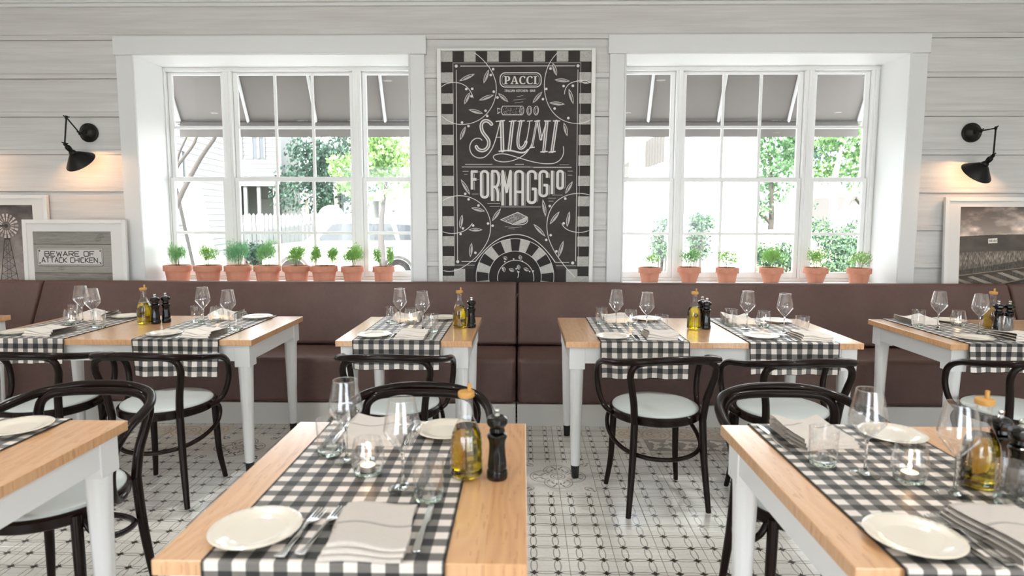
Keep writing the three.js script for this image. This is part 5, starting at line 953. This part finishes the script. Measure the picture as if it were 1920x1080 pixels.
function car(label, pos, turn, profile, glass, wheelX, paint, tail) { // profile in x (length), y; width along z
  const t = thing('parked_car', label, 'car', undefined, pos, turn), s = new THREE.Shape(); profile.forEach((p, i) => (i ? (p.length > 2 ? s.quadraticCurveTo(...p) : s.lineTo(...p)) : s.moveTo(...p))); s.closePath();
  const wdt = 1.75, body = new THREE.ExtrudeGeometry(s, { depth: wdt - 0.16, bevelEnabled: true, bevelThickness: 0.08, bevelSize: 0.07, bevelOffset: -0.07, bevelSegments: 4, curveSegments: 10 }); body.translate(0, 0, -wdt / 2 + 0.08);
  part('body', toCreasedNormals(body, 0.6), paint, t);
  for (const side of [1, -1]) for (const q of glass) { const gs = new THREE.Shape(q.map((p) => new THREE.Vector2(...p))), gg = new THREE.ExtrudeGeometry(gs, { depth: 0.012, bevelEnabled: false }); gg.translate(0, 0, side > 0 ? wdt / 2 - 0.004 : -wdt / 2 - 0.008); part('side_window', gg, darkGlass, t); }
  const tyre = lathe([[0.2, -0.1], [0.33, -0.1], [0.355, -0.07], [0.355, 0.07], [0.33, 0.1], [0.2, 0.1], [0.2, -0.1]], 32, 0.5), rim = join([lathe([[0, 0.07], [0.06, 0.085], [0.07, 0.06], [0.19, 0.05], [0.21, 0.09], [0.21, -0.05], [0, -0.05]], 24, 0.4), ...[0, 1, 2, 3, 4].map((k) => new THREE.BoxGeometry(0.14, 0.03, 0.045).translate(0.13, 0.07, 0).rotateY(k * 1.2566))]);
  for (const x of wheelX) for (const side of [1, -1]) { const w = part('tyre', tyre, std({ color: 0x2c2b2a, roughness: 0.9 }), t); w.position.set(x, 0.355, side * (wdt / 2 - 0.08)); w.rotation.x = side * PI / 2; part('rim', rim, std({ color: 0xb9b9b7, roughness: 0.35, metalness: 0.7 }), w); const ar = part('wheel_arch', lathe([[0.36, 0], [0.43, 0], [0.43, 0.02], [0.36, 0.02], [0.36, 0]], 32, 0.4), greyDark, t); ar.position.set(x, 0.36, side * (wdt / 2 - 0.005)); ar.rotation.x = side * PI / 2; }
  for (const side of [1, -1]) { const m = part('mirror', new RoundedBoxGeometry(0.14, 0.13, 0.16, 2, 0.04), paint, t); m.position.set(profile.mirror[0], profile.mirror[1], side * (wdt / 2 + 0.06)); for (const [x, y] of profile.handles) part('door_handle', box(x, x + 0.2, y, y + 0.03, side > 0 ? wdt / 2 : -wdt / 2 - 0.02, side > 0 ? wdt / 2 + 0.02 : -wdt / 2, 0.005), greyDark, t); }
  for (const side of [1, -1]) { const l = part('tail_light', box(-0.03, 0.1, -0.12, 0.14, -0.14, 0.14, 0.03), std({ color: 0xb02436, roughness: 0.3 }), t); l.position.set(tail[0], tail[1], side * (wdt / 2 - 0.14)); }
  return t;
}
const suvP = [[0.05, 0.3], [0.0, 0.75], [0.02, 1.0, 0.3, 1.06], [1.1, 1.12], [1.75, 1.66], [1.9, 1.74, 2.3, 1.75], [4.0, 1.72], [4.35, 1.68, 4.45, 1.35], [4.6, 1.05], [4.62, 0.35], [4.4, 0.3]]; suvP.mirror = [1.5, 1.16]; suvP.handles = [[2.25, 0.98], [3.25, 0.98]];
car('white sport utility vehicle parked facing left beyond the left window', [-6.76, G - 0.08, -11.9], 0, suvP, [[[1.45, 1.16], [1.9, 1.6], [2.42, 1.62], [2.5, 1.17]], [[2.6, 1.17], [2.54, 1.62], [3.4, 1.61], [3.52, 1.18]], [[3.62, 1.18], [3.52, 1.6], [4.1, 1.56], [4.3, 1.2]]], [0.85, 3.55], phy({ color: 0xe6e6e4, roughness: 0.3, clearcoat: 0.8 }), [4.56, 1.0]);
const sedP = [[0.0, 0.3], [0.0, 0.75], [0.05, 0.84, 0.3, 0.86], [1.15, 0.95], [1.95, 1.38], [2.1, 1.42, 2.6, 1.42], [3.1, 1.38], [3.85, 1.02], [4.4, 0.98], [4.5, 0.9, 4.5, 0.7], [4.46, 0.3]]; sedP.mirror = [1.6, 0.98]; sedP.handles = [[2.2, 0.86], [3.1, 0.86]];
car('white parked car with a red tail light at the left end of the left window', [-10.25, G - 0.08, -7.0], 0, sedP, [[[1.45, 0.98], [2.0, 1.34], [2.5, 1.36], [2.55, 0.99]], [[2.65, 0.99], [2.6, 1.36], [3.05, 1.33], [3.6, 1.02]]], [0.85, 3.6], phy({ color: 0xe2e2e0, roughness: 0.3, clearcoat: 0.8 }), [4.44, 0.8]);
{
  const t = thing('white_house', 'tall white rendered house with louvred windows outside the right window', 'house', undefined, [3.14, G, -6.45]), render = std({ color: 0xe9e8e4, roughness: 0.9 });
  part('wall', box(0, 1.05, 0, 6, -12, 0, 0.01), render, t);
  for (const [z, y0, y1, w] of [[-4.8, 2.65, 3.65, 2.4], [-8.3, 2.5, 3.35, 1.3], [-5.2, 0.1, 0.6, 2]]) { if (y0 < 1) continue; const f = part('louvre_frame', box(-0.05, 0.0, y0, y1, z, z + w), std({ color: 0xbfbcb6, roughness: 0.7 }), t); const n = 7; for (let k = 0; k < n; k++) part('louvre', box(-0.075, -0.05, y0 + 0.28, y1 - 0.05, z + 0.1 + k * (w - 0.2) / n, z + 0.1 + (k + 0.62) * (w - 0.2) / n), greyDark, f); part('louvre_sill', box(-0.08, -0.05, y0 + 0.08, y0 + 0.2, z + 0.05, z + w - 0.05), whitePaint, f); }
  for (const z of [0.06]) for (const x of [0.0, 0.12]) part('downpipe', bar([[x - 0.12, 0.0, z], [x - 0.12, 2.9, z]], 0.022, 4, 8), std({ color: 0x8d8a85, roughness: 0.6 }), t);
  part('eaves', box(-0.25, 1.3, 6, 6.2, -12.2, 0.25), render, t);
}
{
  const t = thing('stone_wall', 'low pale stone garden wall behind the clipped hedge', 'wall', undefined, [6.5, G, -11.4]); let id = 0;
  for (let r = 0; r < 4; r++) for (let k = 0; k < 9; k++) { const g = new RoundedBoxGeometry(0.36, 0.34, 0.3, 2, 0.05); const o = part('stone', g, std({ color: [0xd8d0c0, 0xc9bfae, 0xe2dccf][(r * 5 + k * 2) % 3], roughness: 0.95 }), t); o.position.set(-1.6 + k * 0.37 + (r % 2) * 0.17, 0.18 + r * 0.345, rr(-0.02, 0.02)); o.rotation.z = rr(-0.03, 0.03); }
}
{
  const t = thing('distant_house', 'grey gabled house far away at the right side of the right window', 'house', undefined, [12.75, G, -19.5]), s = new THREE.Shape([[-0.8, 0], [0.8, 0], [0.8, 1.5], [0, 2.4], [-0.8, 1.5]].map((p) => new THREE.Vector2(...p)));
  part('wall', new THREE.ExtrudeGeometry(s, { depth: 3, bevelEnabled: false }).translate(0, 0, -3), std({ color: 0xa7a29b, roughness: 0.9 }), t); for (const k of [-1, 1]) { const r = part('roof_slope', new THREE.BoxGeometry(1.35, 0.08, 3.3), greyDark, t); r.position.set(k * 0.46, 1.98, -1.5); r.rotation.z = -k * 0.844; }
}
cleanUserData();
renderer.render(scene, camera);
